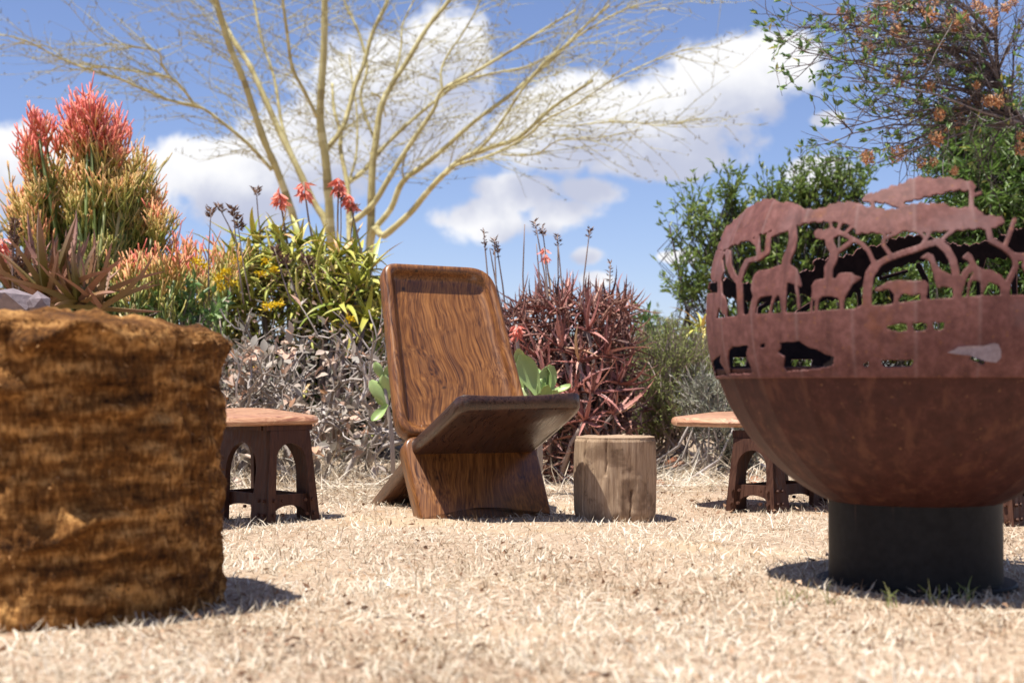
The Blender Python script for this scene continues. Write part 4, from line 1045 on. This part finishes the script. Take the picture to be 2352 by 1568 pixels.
def inside_silver(p):
    fw_ = p.y * FWD.y + (p.z - CAMH) * FWD.z; u = CX + F * p.x / fw_; v = CY - F * (p.y * UP.y + (p.z - CAMH) * UP.z) / fw_
    top = np.interp(u, [440, 480, 560, 700, 800, 890], [690, 660, 665, 690, 770, 880]); return 440 < u < 895 and v > top
cand = [e for e in ends if inside_silver(e[0])]
random.shuffle(cand)
cnt = 0
for (p, d) in sorted(cand, key=lambda e: e[0].y):
    if cnt >= 300: break
    for k in range(2):
        if cnt >= 300: break
        dd_ = (d + Vector((random.gauss(0, .8), random.gauss(-.2, .8), random.gauss(.2, .5)))).normalized(); L = random.uniform(.045, .085)
        orient(ss, p, p + dd_ * L, Vector((random.gauss(0, .5), random.gauss(-.5, .5), 1)), random.choice(SM), M_GREYLEAF); cnt += 1
n = 1500
ep = np.array([e[0][:] for e in cand]); ci = rng.integers(0, len(ep), n)
pos = ep[ci] + rng.normal(0, .05, (n, 3))
link('small_leaves', leaf_cloud('small_leaves', pos, rng.normal(size=(n, 3)) + [0, -.2, .5], .025 + .035 * rng.random(n), .012 + .014 * rng.random(n)), M_GREYLEAF_S, ss, kind='stuff')
for (u, v, dy) in [(610,600,.4),(628,620,.4),(500,640,.3),(520,625,.3),(545,600,.4),(410,620,.3),(430,612,.3),(470,610,.4),(615,705,-.1),(640,700,-.1),(590,842,-.3),(805,735,-.1),(600,630,.4),(505,660,.3),(450,600,.4),(530,650,.3)]:
    n = 34; c = np.array(P(u, v, D4 + dy)[:]); d = unit(rng.normal(size=(n, 3)) + [0, -.3, .6])
    link('flower_cluster', leaf_cloud('flower_cluster', c + np.clip(rng.normal(0, .013, (n, 3)), -.022, .022) * [1, 1, .7], d, .018 + .014 * rng.random(n), .012), M_YELLOWFL, ss)
for (u0, v0, u1, v1) in [(560,700,535,478),(575,690,545,505),(670,700,630,570),(690,700,650,590),(740,700,700,590),(480,690,485,480)]:
    seed_spike(ss, P(u0, v0, D4 + .2), P(u1, v1, D4 + .2), head=.05, hw=.035, hn=34, r=.0035)
n = 160; pos = np.array([P(random.gauss(700, 55), random.gauss(640, 28), D4 + random.uniform(.1, .6))[:] for _ in range(n)])
link('dry_seed_sprays', leaf_cloud('dry_seed_sprays', pos, rng.normal(size=(n, 3)), .012 + .02 * rng.random(n), .010), M_BROWNHEAD, ss, kind='stuff')

# --- leafy bushes from a list of lumps (ellipsoids given in view pixels + depth)
def lump_bush(name, label, cat, lumps, D, nleaf, Lr, Wr, mt, stemmat, upb=.4, gap=.0, group=None, droop=.15, stems=10, shoot=None, seed=1, loc=None, base_spread=.25, rmain=.012):
    r = np.random.default_rng(seed)
    cx_ = np.mean([l[0] for l in lumps]); b = P(cx_, 900, D); b.z = gzf(b.x, b.y)
    root = thing(name, label, cat, loc or b, group=group); b = Vector(root.location)
    wts = np.array([l[2] * l[3] for l in lumps], float); wts /= wts.sum()
    k = r.choice(len(lumps), nleaf, p=wts); Ls = np.array([l[:5] for l in lumps], float)[k]
    d = unit(r.normal(size=(nleaf, 3))); rad = r.random(nleaf) ** (1 / 2.2)
    # bumpy: group leaves into sprays
    ns = max(20, nleaf // 14); sp = r.integers(0, ns, nleaf)
    sk = r.choice(len(lumps), ns, p=wts); sd = unit(r.normal(size=(ns, 3))); srad = r.random(ns) ** (1 / 2.4)
    pts = np.zeros((nleaf, 3)); ctr = np.zeros((ns, 3)); sdir = np.zeros((ns, 3))
    for i in range(ns):
        u, v, a, bb_, dd__ = lumps[sk[i]][:5]
        c = P(u + sd[i, 0] * srad[i] * a, v + sd[i, 2] * srad[i] * -bb_, D + dd__ + sd[i, 1] * srad[i] * a * D / F)
        ctr[i] = c[:]; sdir[i] = unit((sd[i] * .8 + np.array([0, 0, upb]) + r.normal(0, .25, 3))[None])[0]
    ctr[:, 2] = np.maximum(ctr[:, 2], gz(ctr[:, 0], ctr[:, 1]) + .03)
    slen = (shoot or Lr[1] * 2.6) * (0.6 + .8 * r.random(ns))
    t = r.random(nleaf)
    pts = ctr[sp] + sdir[sp] * (slen[sp] * (t - .5))[:, None]
    ld = sdir[sp] * .75 + r.normal(0, .55, (nleaf, 3))
    L = Lr[0] + (Lr[1] - Lr[0]) * r.random(nleaf); W = Wr[0] + (Wr[1] - Wr[0]) * r.random(nleaf)
    tone = np.clip(r.beta(2, 2.4, nleaf) * .8 + .2 * r.random(ns)[sp] + .05, 0, 1)
    link('crown', leaf_cloud('crown', pts, ld, L, W, rnd=tone, droop=droop), mt, root, kind='stuff')
    m = MB()
    for i in range(stems):
        tgt = Vector(ctr[r.integers(0, ns)]); b0 = b + Vector((r.normal(0, base_spread), r.normal(0, base_spread * .5), 0)); b0.z = gzf(b0.x, b0.y) - .02
        mid = Vector((b0.x * .3 + tgt.x * .7 + r.normal(0, .04), (b0.y + tgt.y) / 2, b0.z * .62 + tgt.z * .38))
        m.tube([b0, mid, tgt], [rmain, rmain * .7, rmain * .3], 5, rnd=r.random())
    for i in range(ns):    # twigs carrying the sprays
        e = Vector(ctr[i] + sdir[i] * slen[i] * .45); s0 = Vector(ctr[i] - sdir[i] * slen[i] * .8); q = s0 + (b + Vector((0, 0, .3)) - s0) * .12
        m.tube([q, s0, e], [.0045, .0035, .0015], 3, rnd=r.random(), cap=False)
    link('trunk', m.mesh('trunk', 179), stemmat, root)
    return root
lump_bush('feathery_shrub', 'fine-leaved olive green shrub between the red aloe and the far bench', 'shrub',
    [(1545,820,75,80,0),(1510,880,70,90,-.1),(1590,840,60,80,.1),(1560,930,90,70,-.1),(1500,950,60,60,0),(1480,800,40,50,.2)], 8.2, 15000, (.014, .035), (.004, .007), M_HEATH, M_STALK, upb=.9, stems=24, shoot=.16, seed=3)
lump_bush('leafy_sapling', 'small bright green leafy sapling poking above the feathery shrub', 'shrub', [(1490,760,20,30,0),(1470,775,18,22,0),(1515,765,18,22,0)], 8.7, 160, (.05, .085), (.02, .03), M_GREEN3, M_STALK, upb=.8, stems=4, seed=4)
lump_bush('silver_bush', 'low wispy silver bush with bare grey twigs under the far bench', 'shrub',
    [(1620,900,60,55,0),(1650,960,60,60,-.1),(1680,1010,50,50,-.1),(1600,950,45,40,.1),(1700,1050,50,35,-.1)], 7.4, 3800, (.03, .06), (.003, .006), M_SILVER, M_GREYTWIG, upb=.8, stems=26, shoot=.13, seed=5)
lump_bush('evergreen_bush', 'tall glossy evergreen bush with upright shoots behind the fire bowl', 'tree',
    [(1560,520,30,40,0),(1600,490,40,50,.2),(1630,570,38,50,.2),(1685,450,30,55,.2),(1670,520,36,50,.2),(1600,640,36,50,0),(1570,660,30,40,-.1),(1640,660,40,60,.3),(1780,440,40,40,.2),(1850,425,60,45,.3),(1915,415,55,45,.3),(1960,430,45,40,.2),(1770,520,90,70,.4),(1880,510,110,80,.4),(1720,600,100,90,.4),(1850,620,130,100,.4),(1980,560,90,90,.4),(1760,730,130,110,.3),(1950,720,150,110,.3),(2100,640,120,120,.4),(2060,760,140,110,.3),(1800,880,160,110,.2)],
    10.6, 26000, (.04, .072), (.014, .025), M_GREEN1, M_BRANCH, upb=.95, stems=40, shoot=.34, seed=6, base_spread=.5, rmain=.02)
lump_bush('willowy_tree', 'dense dark green willow-leaved tree behind the fire bowl, beneath the seeding tree', 'tree',
    [(2290,480,150,170,0),(2200,560,110,110,.1),(2360,380,120,130,.2),(2210,400,70,90,.2),(2180,320,50,60,.3),(2280,300,80,80,.3),(2400,560,140,160,0),(2330,650,150,120,0),(2200,680,120,90,.1),(2450,300,120,160,.2),(2330,800,160,120,.1)],
    9.8, 20000, (.06, .12), (.010, .018), M_GREEN2, M_BRANCH, upb=-.5, stems=30, shoot=.34, seed=8, base_spread=.4, rmain=.02)
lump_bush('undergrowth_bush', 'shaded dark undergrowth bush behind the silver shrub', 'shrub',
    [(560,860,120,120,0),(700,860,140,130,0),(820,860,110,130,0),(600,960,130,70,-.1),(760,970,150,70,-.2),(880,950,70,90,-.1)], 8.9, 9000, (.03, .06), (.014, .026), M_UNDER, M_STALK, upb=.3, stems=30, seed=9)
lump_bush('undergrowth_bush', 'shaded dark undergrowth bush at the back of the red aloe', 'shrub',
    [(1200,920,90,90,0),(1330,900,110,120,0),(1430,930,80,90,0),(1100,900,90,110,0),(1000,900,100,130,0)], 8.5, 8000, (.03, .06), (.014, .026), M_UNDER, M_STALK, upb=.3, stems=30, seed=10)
lump_bush('leafy_weed', 'bright green broad-leaved weed on the mound beside the palm log', 'plant', [(420,700,40,25,0),(470,715,40,25,0),(380,710,40,20,0)], 7.6, 260, (.04, .08), (.02, .035), M_GREEN3, M_STALK, upb=.6, stems=8, seed=12)
for i, (u, v, a, b, D, lab) in enumerate([(1540,790,120,55,24,'hazy far olive shrub seen past the feathery shrub'),(1000,800,220,60,26,'hazy far olive shrub seen behind the plank chair'),(-60,620,130,120,20,'hazy far olive shrub behind the bronze aloe'),(1330,830,160,50,25,'hazy far olive shrub behind the red aloe'),(2500,760,300,120,22,'hazy far olive shrub behind the willowy tree')]):
    lump_bush('far_shrub', lab, 'shrub', [(u, v, a, b, 0), (u - a * .5, v + b * .6, a, b, .5), (u + a * .5, v + b * .6, a, b, -.5), (u, v + b, a, b, 0)], D, 3500, (.06, .14), (.03, .06), M_FAR, M_STALK, upb=.5, stems=12, seed=30 + i, group='far shrubs on the horizon')

# ================================================================== FIRESTICK PLANTS
def firestick(name, label, brushes, D, basepx, g0, g1, vtop, vbot, nst=15, slen=.30, rad=.0062, loc=None):
    b = P(*basepx, D); b.z = gzf(b.x, b.y); root = thing(name, label, 'succulent', loc or b)
    m = MB(); sk = MB()
    for (u, v, dy, sc_, red) in brushes:
        c = P(u, v, D + dy); lean = Vector(((u - basepx[0]) * .0022, random.gauss(-.1, .15), 1)).normalized()
        b0 = b + Vector((random.gauss(0, .08), random.gauss(0, .08), 0))
        sk.tube([b0, b0.lerp(c, .55) + Vector((0, 0, -.08)), c], [.022, .016, .009], 6, rnd=random.random(), grad=.05)
        for k in range(nst):
            d = (lean + Vector((random.gauss(0, .52), random.gauss(0, .52), random.uniform(-.1, .25)))).normalized()
            p = c + Vector((random.gauss(0, .025), random.gauss(0, .025), random.gauss(0, .03))); L = slen * sc_ * random.uniform(.6, 1.1)
            pts = [p.copy()]; dd_ = d.copy(); ns = 3
            for q in range(ns):
                dd_ = (dd_ + Vector((random.gauss(0, .1), random.gauss(0, .1), .22))).normalized(); p = p + dd_ * L / ns; pts.append(p.copy())
            rn = random.random(); gr = [min(1, max(0, red - .22 + .16 * q + random.gauss(0, .05))) for q in range(ns)]
            m.tube(pts, [rad, rad, rad * .95, rad * .7], 4, rnd=rn, grad=gr)
            for f in range(random.randint(1, 3)):   # forked tips
                i0 = random.choice((1, 2)); p2 = pts[i0].copy(); d2 = (dd_ + Vector((random.gauss(0, .55), random.gauss(0, .55), .15))).normalized(); l2 = L * random.uniform(.3, .6)
                p3 = p2 + d2 * l2 * .5; d3 = (d2 + Vector((0, 0, .35))).normalized(); m.tube([p2, p3, p3 + d3 * l2 * .5], [rad * .9, rad * .85, rad * .6], 4, rnd=random.random(), grad=[gr[1], min(1, gr[2] + .08)])
    link('stems', m.mesh('stems', 179), M_FIRE, root, kind='stuff'); link('trunk', sk.mesh('trunk', 179), M_FIRE, root)
    return root
def brushes_in(outline, n, redf, dyr=.25, seed=1, sc_=(.7, 1.1)):
    r = random.Random(seed); us = [p[0] for p in outline]; vs_ = [p[1] for p in outline]; out = []
    while len(out) < n:
        u, v = r.uniform(min(us), max(us)), r.uniform(min(vs_), max(vs_)); ins = False
        for i in range(len(outline)):
            a, b = outline[i], outline[i - 1]
            if (a[1] > v) != (b[1] > v) and u < (b[0] - a[0]) * (v - a[1]) / (b[1] - a[1]) + a[0]: ins = not ins
        if ins: out.append((u, v, r.uniform(-dyr, dyr), r.uniform(*sc_), redf(u, v)))
    return out
big_ol = [(72,300),(120,300),(150,345),(172,290),(215,278),(268,318),(285,360),(290,420),(330,400),(365,450),(372,560),(375,690),(250,720),(120,700),(60,600),(40,520),(50,440),(85,400),(68,350)]
firestick('firestick', 'tall firestick succulent with red-tipped pencil stems rising behind the bronze aloe', brushes_in(big_ol, 165, lambda u, v: float(np.interp(v, [285, 345, 395, 460, 580, 720], [.98, .80, .54, .36, .27, .12])) + random.gauss(0, .07) + (.12 if u < 110 or u > 330 else 0), seed=2), 8.4, (215, 720), 0, 1, 180, 720, nst=19, slen=.20, rad=.0043)
firestick('firestick', 'low firestick succulent with coral tips between the bronze aloe and golden aloe', brushes_in([(270,660),(330,640),(400,640),(430,700),(400,735),(280,735)], 26, lambda u, v: float(np.interp(v, [640, 690, 735], [.62, .36, .12])) + random.gauss(0, .08), .2, seed=4), 7.6, (350, 730), 0, 1, 500, 720, nst=9, slen=.20, rad=.0046)
firestick('firestick', 'slim firestick succulent with sparse pink pencil stems beside the golden aloe', brushes_in([(400,610),(500,600),(530,640),(530,720),(420,730),(390,660)], 34, lambda u, v: float(np.interp(v, [590, 660, 720], [.72, .5, .25])) + random.gauss(0, .08), .2, seed=5), 8.3, (470, 740), 0, 1, 490, 720, nst=5, slen=.25, rad=.0040)

# ================================================================== YELLOW-BARKED TREE
DF = 18.0
def z4(pts): return [(517.4 + x * .384, y * .384) for x, y in pts]
def z3b(pts): return [(x * .3719, y * .3719) for x, y in pts]
def z5(pts): return [(987.8 + x * .48, y * .48) for x, y in pts]
FT = [ # points, base px radius, tip px radius, depth drift
 (z4([(455,1560),(440,1440),(400,1270),(310,1020),(240,860),(170,660),(110,480),(20,260),(-40,60),(-90,-120)]), 6.8, 4.4, -1.2),
 (z3b([(1680,1050),(1590,950),(1500,860),(1300,700),(1200,640),(1130,550),(1050,480),(900,450),(700,420),(530,420)]), 4.3, 1.4, -2.0),
 (z3b([(1230,660),(1050,620),(900,560),(720,480),(520,420),(350,350),(200,270),(60,225),(-60,215)]), 3.2, 1.2, -2.4),
 (z3b([(1050,480),(1000,400),(985,330),(900,300),(760,280),(640,270)]), 2.6, 1.0, -2.2),
 (z4([(640,1560),(600,1330),(530,1210),(430,1000),(330,800),(250,620),(150,400),(60,260),(0,150),(-80,-20),(-140,-150)]), 6.5, 3.5, .8),
 (z4([(400,920),(360,820),(330,700),(310,560),(280,420),(220,250),(180,50),(150,-100)]), 4.2, 3.0, 1.8),
 (z4([(650,1560),(630,1400),(620,1200),(600,950),(570,750),(570,600),(590,300),(595,0),(600,-160)]), 8.6, 5.0, -.4),
 (z4([(550,700),(470,540),(400,400),(370,200),(350,50),(330,-100)]), 4.2, 3.0, -1.3),
 (z4([(610,890),(700,770),(740,650),(780,500),(830,380),(880,200),(960,30),(1000,-100)]), 5.0, 3.0, .9),
 (z4([(735,1560),(740,1440),(740,1250),(730,1100),(690,900),(690,800),(650,650),(640,500)]), 5.6, 2.5, 1.0),
 (z4([(740,1090),(830,1020),(930,900),(1050,780),(1200,650),(1400,500),(1600,440),(1800,400),(2000,300)]), 4.6, 1.6, 1.8),
 (z4([(855,1600),(860,1500),(870,1380),(880,1000),(900,850),(930,650),(1000,500),(1080,380),(1200,180),(1320,30),(1400,-80)]), 7.4, 3.0, 0.2),
 (z4([(900,850),(840,700),(810,560),(850,400),(800,200),(720,30),(690,-90)]), 4.0, 2.4, 1.4),
 (z4([(740,1340),(870,1240),(960,1100),(1050,950),(1150,800),(1250,650),(1300,540),(1480,440),(1715,300),(1900,180),(2100,60)]), 5.2, 1.7, -.8),
 (z4([(880,1380),(990,1250),(1060,1090),(1200,980),(1330,870),(1500,720),(1715,560),(1950,360),(2150,160),(2300,30)]), 5.6, 1.8, -1.0),
 (z4([(870,1440),(950,1410),(1100,1280),(1200,1160),(1300,1050),(1420,950),(1600,880),(1760,820),(1950,650),(2200,480)]), 6.2, 2.2, -1.8),
 (z5([(0,900),(110,790),(250,700),(350,570),(440,430),(550,300),(700,180),(900,60),(1080,0)]), 4.2, 1.2, -2.2),
 (z5([(60,840),(130,790),(300,740),(450,660),(560,570),(700,500),(900,370),(1150,260),(1290,230)]), 3.2, 0.8, -2.6),
 (z5([(340,740),(500,740),(620,670),(800,660),(1020,620)]), 1.9, 0.8, -2.4),
 (z5([(480,600),(700,600),(900,580),(1100,600),(1260,570)]), 1.5, 0.7, -2.0),
 (z4([(1300,540),(1290,430),(1330,330),(1420,200),(1500,60),(1540,-60)]), 3.0, 1.6, 0.8), (z4([(1000,500),(1050,300),(1060,150),(1130,0),(1160,-80)]), 2.8, 1.6, 1.2),
 (z4([(880,560),(930,590),(960,700)]), 2.5, 2.0, .8), (z4([(1070,1100),(1060,1000),(1090,900)]), 2.4, 1.4, -.6), (z4([(740,1080),(780,950),(790,800),(785,650),(760,480),(740,330)]), 3.4, 1.8, 2.0)]
fevb = P(800, 900, DF); fevb.z = gzf(fevb.x, fevb.y)
ft = thing('yellow_bark_tree', 'bare multi-stemmed tree with pale yellow bark and thorny twigs spreading over the garden', 'tree', fevb)
mt_ = MB(); tw = MB()
def thorn_twig(p, d, L, r, depth):
    n = max(3, int(L / .12)); pts = [p.copy()]
    for i in range(n):
        d = (d + Vector((random.gauss(0, .10), random.gauss(0, .10), random.gauss(0.01, .07)))).normalized(); p = p + d * L / n; pts.append(p.copy())
        if random.random() < .5:
            q = p + Vector((random.gauss(0, .03), random.gauss(0, .03), random.gauss(.015, .025))); tw.tube([p, q], [.007, .003], 3, rnd=random.random() * .4, cap=False)
        if depth > 0 and i > 0 and random.random() < .55:
            thorn_twig(p, (d + Vector((random.gauss(0, .6), random.gauss(0, .6), random.gauss(0, .4)))).normalized(), L * random.uniform(.3, .6), r * .6, depth - 1)
    tw.tube(pts, [r * (1 - .75 * k / n) for k in range(n + 1)], 3, rnd=.3 + .7 * random.random(), cap=False)
for (pts, r0, r1, dr) in FT:
    W = []; n = len(pts)
    for i, (u, v) in enumerate(pts):
        t = i / (n - 1); start = 0
        W.append(P(u, v, DF + dr * (t if pts[0][1] > 520 else 0.55 + .45 * t)))
    # a root for those that start at the ground
    if pts[0][1] > 540:
        g0 = P(pts[0][0] * .4 + 800 * .6, 900, DF); g0.z = gzf(g0.x, g0.y) - .05; W = [g0] + W; rs = [r0 * 1.25] + [r0 + (r1 - r0) * i / (n - 1) for i in range(n)]
    else: rs = [r0 + (r1 - r0) * i / (n - 1) for i in range(n)]
    # catmull-rom smoothing
    Q = []; RQ = []
    for i in range(len(W) - 1):
        p0, p1, p2, p3 = W[max(i - 1, 0)], W[i], W[i + 1], W[min(i + 2, len(W) - 1)]
        for k in range(4):
            s = k / 4; Q.append(.5 * ((2 * p1) + (p2 - p0) * s + (2 * p0 - 5 * p1 + 4 * p2 - p3) * s * s + (3 * p1 - p0 - 3 * p2 + p3) * s ** 3)); RQ.append((rs[i] + (rs[i + 1] - rs[i]) * s) * (1 + random.gauss(0, .05)))
    Q.append(W[-1]); RQ.append(rs[-1])
    TK = 1.36 if r0 > 4.5 else 1.0
    mt_.tube(Q, [q * TK * DF / F for q in RQ], 8, rnd=list(np.repeat(np.clip(rng.normal(.55, .2, len(Q)), 0, 1), 8))[:8 * (len(Q) - 1)] + [.5] * ((1 if RQ[-1] * TK * DF / F > .002 else 0) + (1 if RQ[0] * TK * DF / F > .004 else 0)))
    for i in range(2, len(Q) - 1):
        if Q[i].z < 3.0: continue
        f = i / len(Q); tan = (Q[i + 1] - Q[i - 1]).normalized()
        for k in range(2):
            if random.random() < .60:
                sd = Vector((random.gauss(0, 1), random.gauss(0, .8), random.gauss(.1, .5))).normalized()
                hor = Vector((1 if (tan.x + sd.x * .6) > 0 else -1, 0, 0))
                d = (tan * .6 + sd * .7 + hor * .55).normalized()
                thorn_twig(Q[i], d, random.uniform(.35, 1.25) * (0.95 if f > .5 else .8), .0062, 1)
trunk_mesh = mt_.mesh('trunk', 179)
link('trunk', trunk_mesh, M_FEVER, ft); link('crown', tw.mesh('crown', 179), M_FEVERTWIG, ft, kind='stuff')

# ================================================================== SEEDING TREE (upper right)
DS = 8.6
def zs(p): return (1787.5 + p[0] * .3, p[1] * .3)
sb = P(2480, 900, DS); sb.z = gzf(sb.x, sb.y)
st = thing('seeding_tree', 'thin twiggy tree with papery orange seed clusters and sparse green leaves beside the fire bowl', 'tree', sb)
m = MB(); tg = MB(); leafp = []; leafd = []
trunk = [sb + Vector((0, 0, -.05)), P(2460, 620, DS), P(2410, 400, DS), P(*zs((1880, 950)), DS), P(*zs((1780, 830)), DS), P(*zs((1710, 680)), DS), P(*zs((1680, 550)), DS), P(*zs((1665, 300)), DS), P(*zs((1670, 0)), DS), P(2290, -160, DS)]
m.tube(trunk, [.05, .04, .030, .024, .020, .017, .014, .012, .011, .008], 8)
m.tube([P(2410, 400, DS), P(2440, 200, DS + .4), P(2430, -50, DS + .7), P(2450, -200, DS + .9)], [.028, .022, .018, .012], 7)
link('trunk', m.mesh('trunk', 179), M_BRANCH, st)
def fine(p, d, L, r, depth, leafy):
    n = max(3, int(L / .09)); pts = [p.copy()]
    for i in range(n):
        d = (d + Vector((random.gauss(0, .17), random.gauss(0, .17), random.gauss(-.01, .15)))).normalized(); p = p + d * L / n; pts.append(p.copy())
        if depth > 0 and random.random() < .8:
            fine(p, (d + Vector((random.gauss(0, .75), random.gauss(0, .75), random.gauss(.05, .6)))).normalized(), L * random.uniform(.3, .55), r * .62, depth - 1, leafy)
        if depth == 0 and i >= n - 2 and random.random() < leafy:
            for k in range(4): leafp.append(p[:]); leafd.append((d + Vector((random.gauss(0, .5), random.gauss(0, .5), random.gauss(.35, .4))))[:])
    tg.tube(pts, [max(r * (1 - .6 * k / n), .0016) for k in range(n + 1)], 3, rnd=random.random(), cap=False)
targets = [(150,210),(230,120),(330,100),(200,400),(310,440),(480,500),(530,620),(480,990),(540,1030),(660,1180),(760,1250),(430,330),(600,250),(700,100),(800,40),(950,30),(560,380),(700,700),(640,880),(850,800),(900,500),(900,1000),(1000,250),(1050,600),(1000,1100),(1150,950),(1200,300),(1250,120),(1200,700),(1300,900),(1350,500),(1400,250),(1500,100),(1500,800),(1550,450),(1800,400),(1850,150),(1800,650),(1850,900),(520,150),(380,250),(850,250),(750,420),(1100,420)]
for (x, y) in targets:
    cands = [q for q in trunk[3:]] ; tpt = P(*zs((x, y)), DS + random.uniform(-.7, .5))
    src = min(cands, key=lambda q: abs(q.z - (tpt.z - .15)) + random.random() * .35)
    mid = src.lerp(tpt, .5) + Vector((random.gauss(0, .06), random.gauss(0, .1), random.uniform(-.02, .14)))
    q1 = src.lerp(mid, .5) + Vector((0, 0, random.gauss(.02, .03))); q2 = mid.lerp(tpt, .5) + Vector((0, 0, random.gauss(.02, .03)))
    pth = [src, q1, mid, q2, tpt]; tg.tube(pth, [.010, .008, .006, .005, .003], 5, rnd=random.random() * .8, cap=False)
    lf = .36 if x < 650 else (.09 if x < 1200 else .07)
    if y > 950: lf += .06
    for i in range(1, 5):
        for k in range(3):
            pp_ = pth[i].lerp(pth[i - 1], random.random() * .8); d = ((pth[i] - pth[i - 1]).normalized() * .9 + Vector((random.gauss(0, .6), random.gauss(0, .6), random.gauss(.05, .5)))).normalized()
            fine(pp_, d, random.uniform(.22, .42), .0042, 1, lf)
link('twigs', tg.mesh('twigs', 179), M_TWIG, st, kind='stuff')
n = len(leafp)
link('crown', leaf_cloud('crown', np.array(leafp), np.array(leafd), .040 + .028 * rng.random(n), .015 + .010 * rng.random(n)), M_GREEN3, st, kind='stuff')
SC = []
for k in range(4):
    n = 70; d = unit(rng.normal(size=(n, 3))); SC.append(leaf_cloud('seed_cluster', d * (.028 * rng.random(n) ** .5)[:, None] * [1, 1, 1.3], d + rng.normal(0, .6, (n, 3)), .016 + .012 * rng.random(n), .012 + .008 * rng.random(n), fold=.35))
clus = [(690,1210),(660,1190),(900,1180),(955,1155),(1050,470),(1115,475),(1000,580),(915,620),(930,640),(1160,660),(1240,350),(1160,400),(960,280),(900,240),(690,365),(1210,1060),(1290,965),(1190,1240),(1100,1245),(1520,650),(1510,720),(1440,800),(1390,810),(1500,800),(1600,540),(1630,560),(1300,150),(1330,180),(1400,190),(1420,140),(1270,230),(1500,40),(1560,70),(1640,110),(1530,30),(960,30),(880,20),(920,50),(840,70),(990,40),(700,140),(740,160),(530,120),(470,90),(910,120),(1800,10),(1850,1040),(1680,770),(1350,1310),(1850,1140),(1170,120),(620,240),(1180,20),(560,150),(1440,500),(1230,880),(1600,770),(1390,940),(1330,110),(1380,215),(1110,60),(1020,60),(760,30),(1750,60),(1650,180)]
for (x, y) in clus:
    c = P(*zs((x, y)), DS + random.uniform(-.4, .3)); s_ = random.uniform(.6, 1.15)
    link('seed_cluster', random.choice(SC), M_SEED, st, Matrix.Translation(c) @ Matrix.Rotation(random.random() * 6.28, 4, 'Z') @ Matrix.Scale(s_, 4))

# ================================================================== SMALL THINGS ON THE GROUND
def clod(name, label, cat, u, v, D, size, mt, seed, group=None, sub=2, squash=.7, z=None):
    import bmesh
    bm = bmesh.new(); bmesh.ops.create_icosphere(bm, subdivisions=sub, radius=1)
    for q in bm.verts:
        k = 1 + .35 * mn.noise(q.co * 1.3 + Vector((seed * 9.1, 0, 0))) + .2 * mn.noise(q.co * 3 + Vector((0, seed * 5.3, 0)))
        q.co = Vector((q.co.x * size[0], q.co.y * size[1], q.co.z * size[2])) * k
    me_ = bpy.data.meshes.new(name); bm.to_mesh(me_); bm.free(); me_.shade_flat()
    o = link(name, me_, mt)
    if D is None: p = G(u, v); D = p.y
    p = P(u, v, D); zz = gzf(p.x, p.y) if z is None else z
    o.location = (p.x, p.y, zz + size[2] * .35); o.rotation_euler = (0, 0, seed); return tag(o, label, cat, group)
clod('clay_clod', 'rounded reddish clay clod on the straw between log and far bench', 'clod', 1541, 1119, None, (.024, .02, .013), M_CLAY, 1, sub=3)
clod('clay_clod', 'lumpy dark red clay clod beneath the far bench', 'clod', 1736, 1090, 7.1, (.05, .035, .03), M_CLAY, 2, sub=3)
clod('clay_clod', 'brown crumbly clod just beside the small log', 'clod', 1513, 1095, 7.0, (.035, .03, .022), M_CLAY, 3, sub=3)
clod('clay_clod', 'pale orange clod against the straw under the silver bush', 'clod', 1550, 1014, 8.0, (.07, .05, .045), M_CLAY, 4, sub=3)
clod('clay_clod', 'small red clay crumb on the bare lawn beside the palm log', 'clod', 588, 1281, None, (.014, .012, .006), M_CLAY, 5)
clod('dead_branch', 'short dark broken branch lying beside the chair back', 'branch', 898, 1052, 7.3, (.075, .025, .022), M_DRYWOOD, 0.3, sub=3)
clod('slate_block', 'large grey slate block on the mound below the bronze aloe', 'rock', 30, 690, 6.35, (.20, .14, .075), M_SLATE, 2.2, sub=1, z=P(30, 712, 6.35).z)
clod('slate_block', 'small pale slate chip beside the large slate block', 'rock', 86, 692, 6.25, (.06, .06, .05), M_SLATE, 4.1, sub=1, z=P(86, 706, 6.25).z)
# a few greener grass tufts in front of the pedestal
for i, (u, v, nb) in enumerate([(1800,1400,7),(1905,1395,5),(2045,1395,7),(2150,1390,5),(2230,1380,6),(1850,1395,4)]):
    p = G(u, v); m = MB()
    for k in range(nb):
        d = Vector((random.gauss(0, .35), random.gauss(0, .3), 1)).normalized(); L = random.uniform(.03, .07); b0 = p + Vector((random.gauss(0, .012), random.gauss(0, .012), -.003))
        m.tube([b0, b0 + d * L * .6, b0 + d * L + Vector((random.gauss(0, .012), 0, -.004))], [.0016, .0013, .0004], 3, cap=False, rnd=random.random())
    link_o = link('grass_tuft', m.mesh('grass_tuft'), M_HEATH); tag(link_o, 'sparse greenish grass tuft in front of the fire bowl pedestal', 'grass', 'grass tufts by the fire bowl')
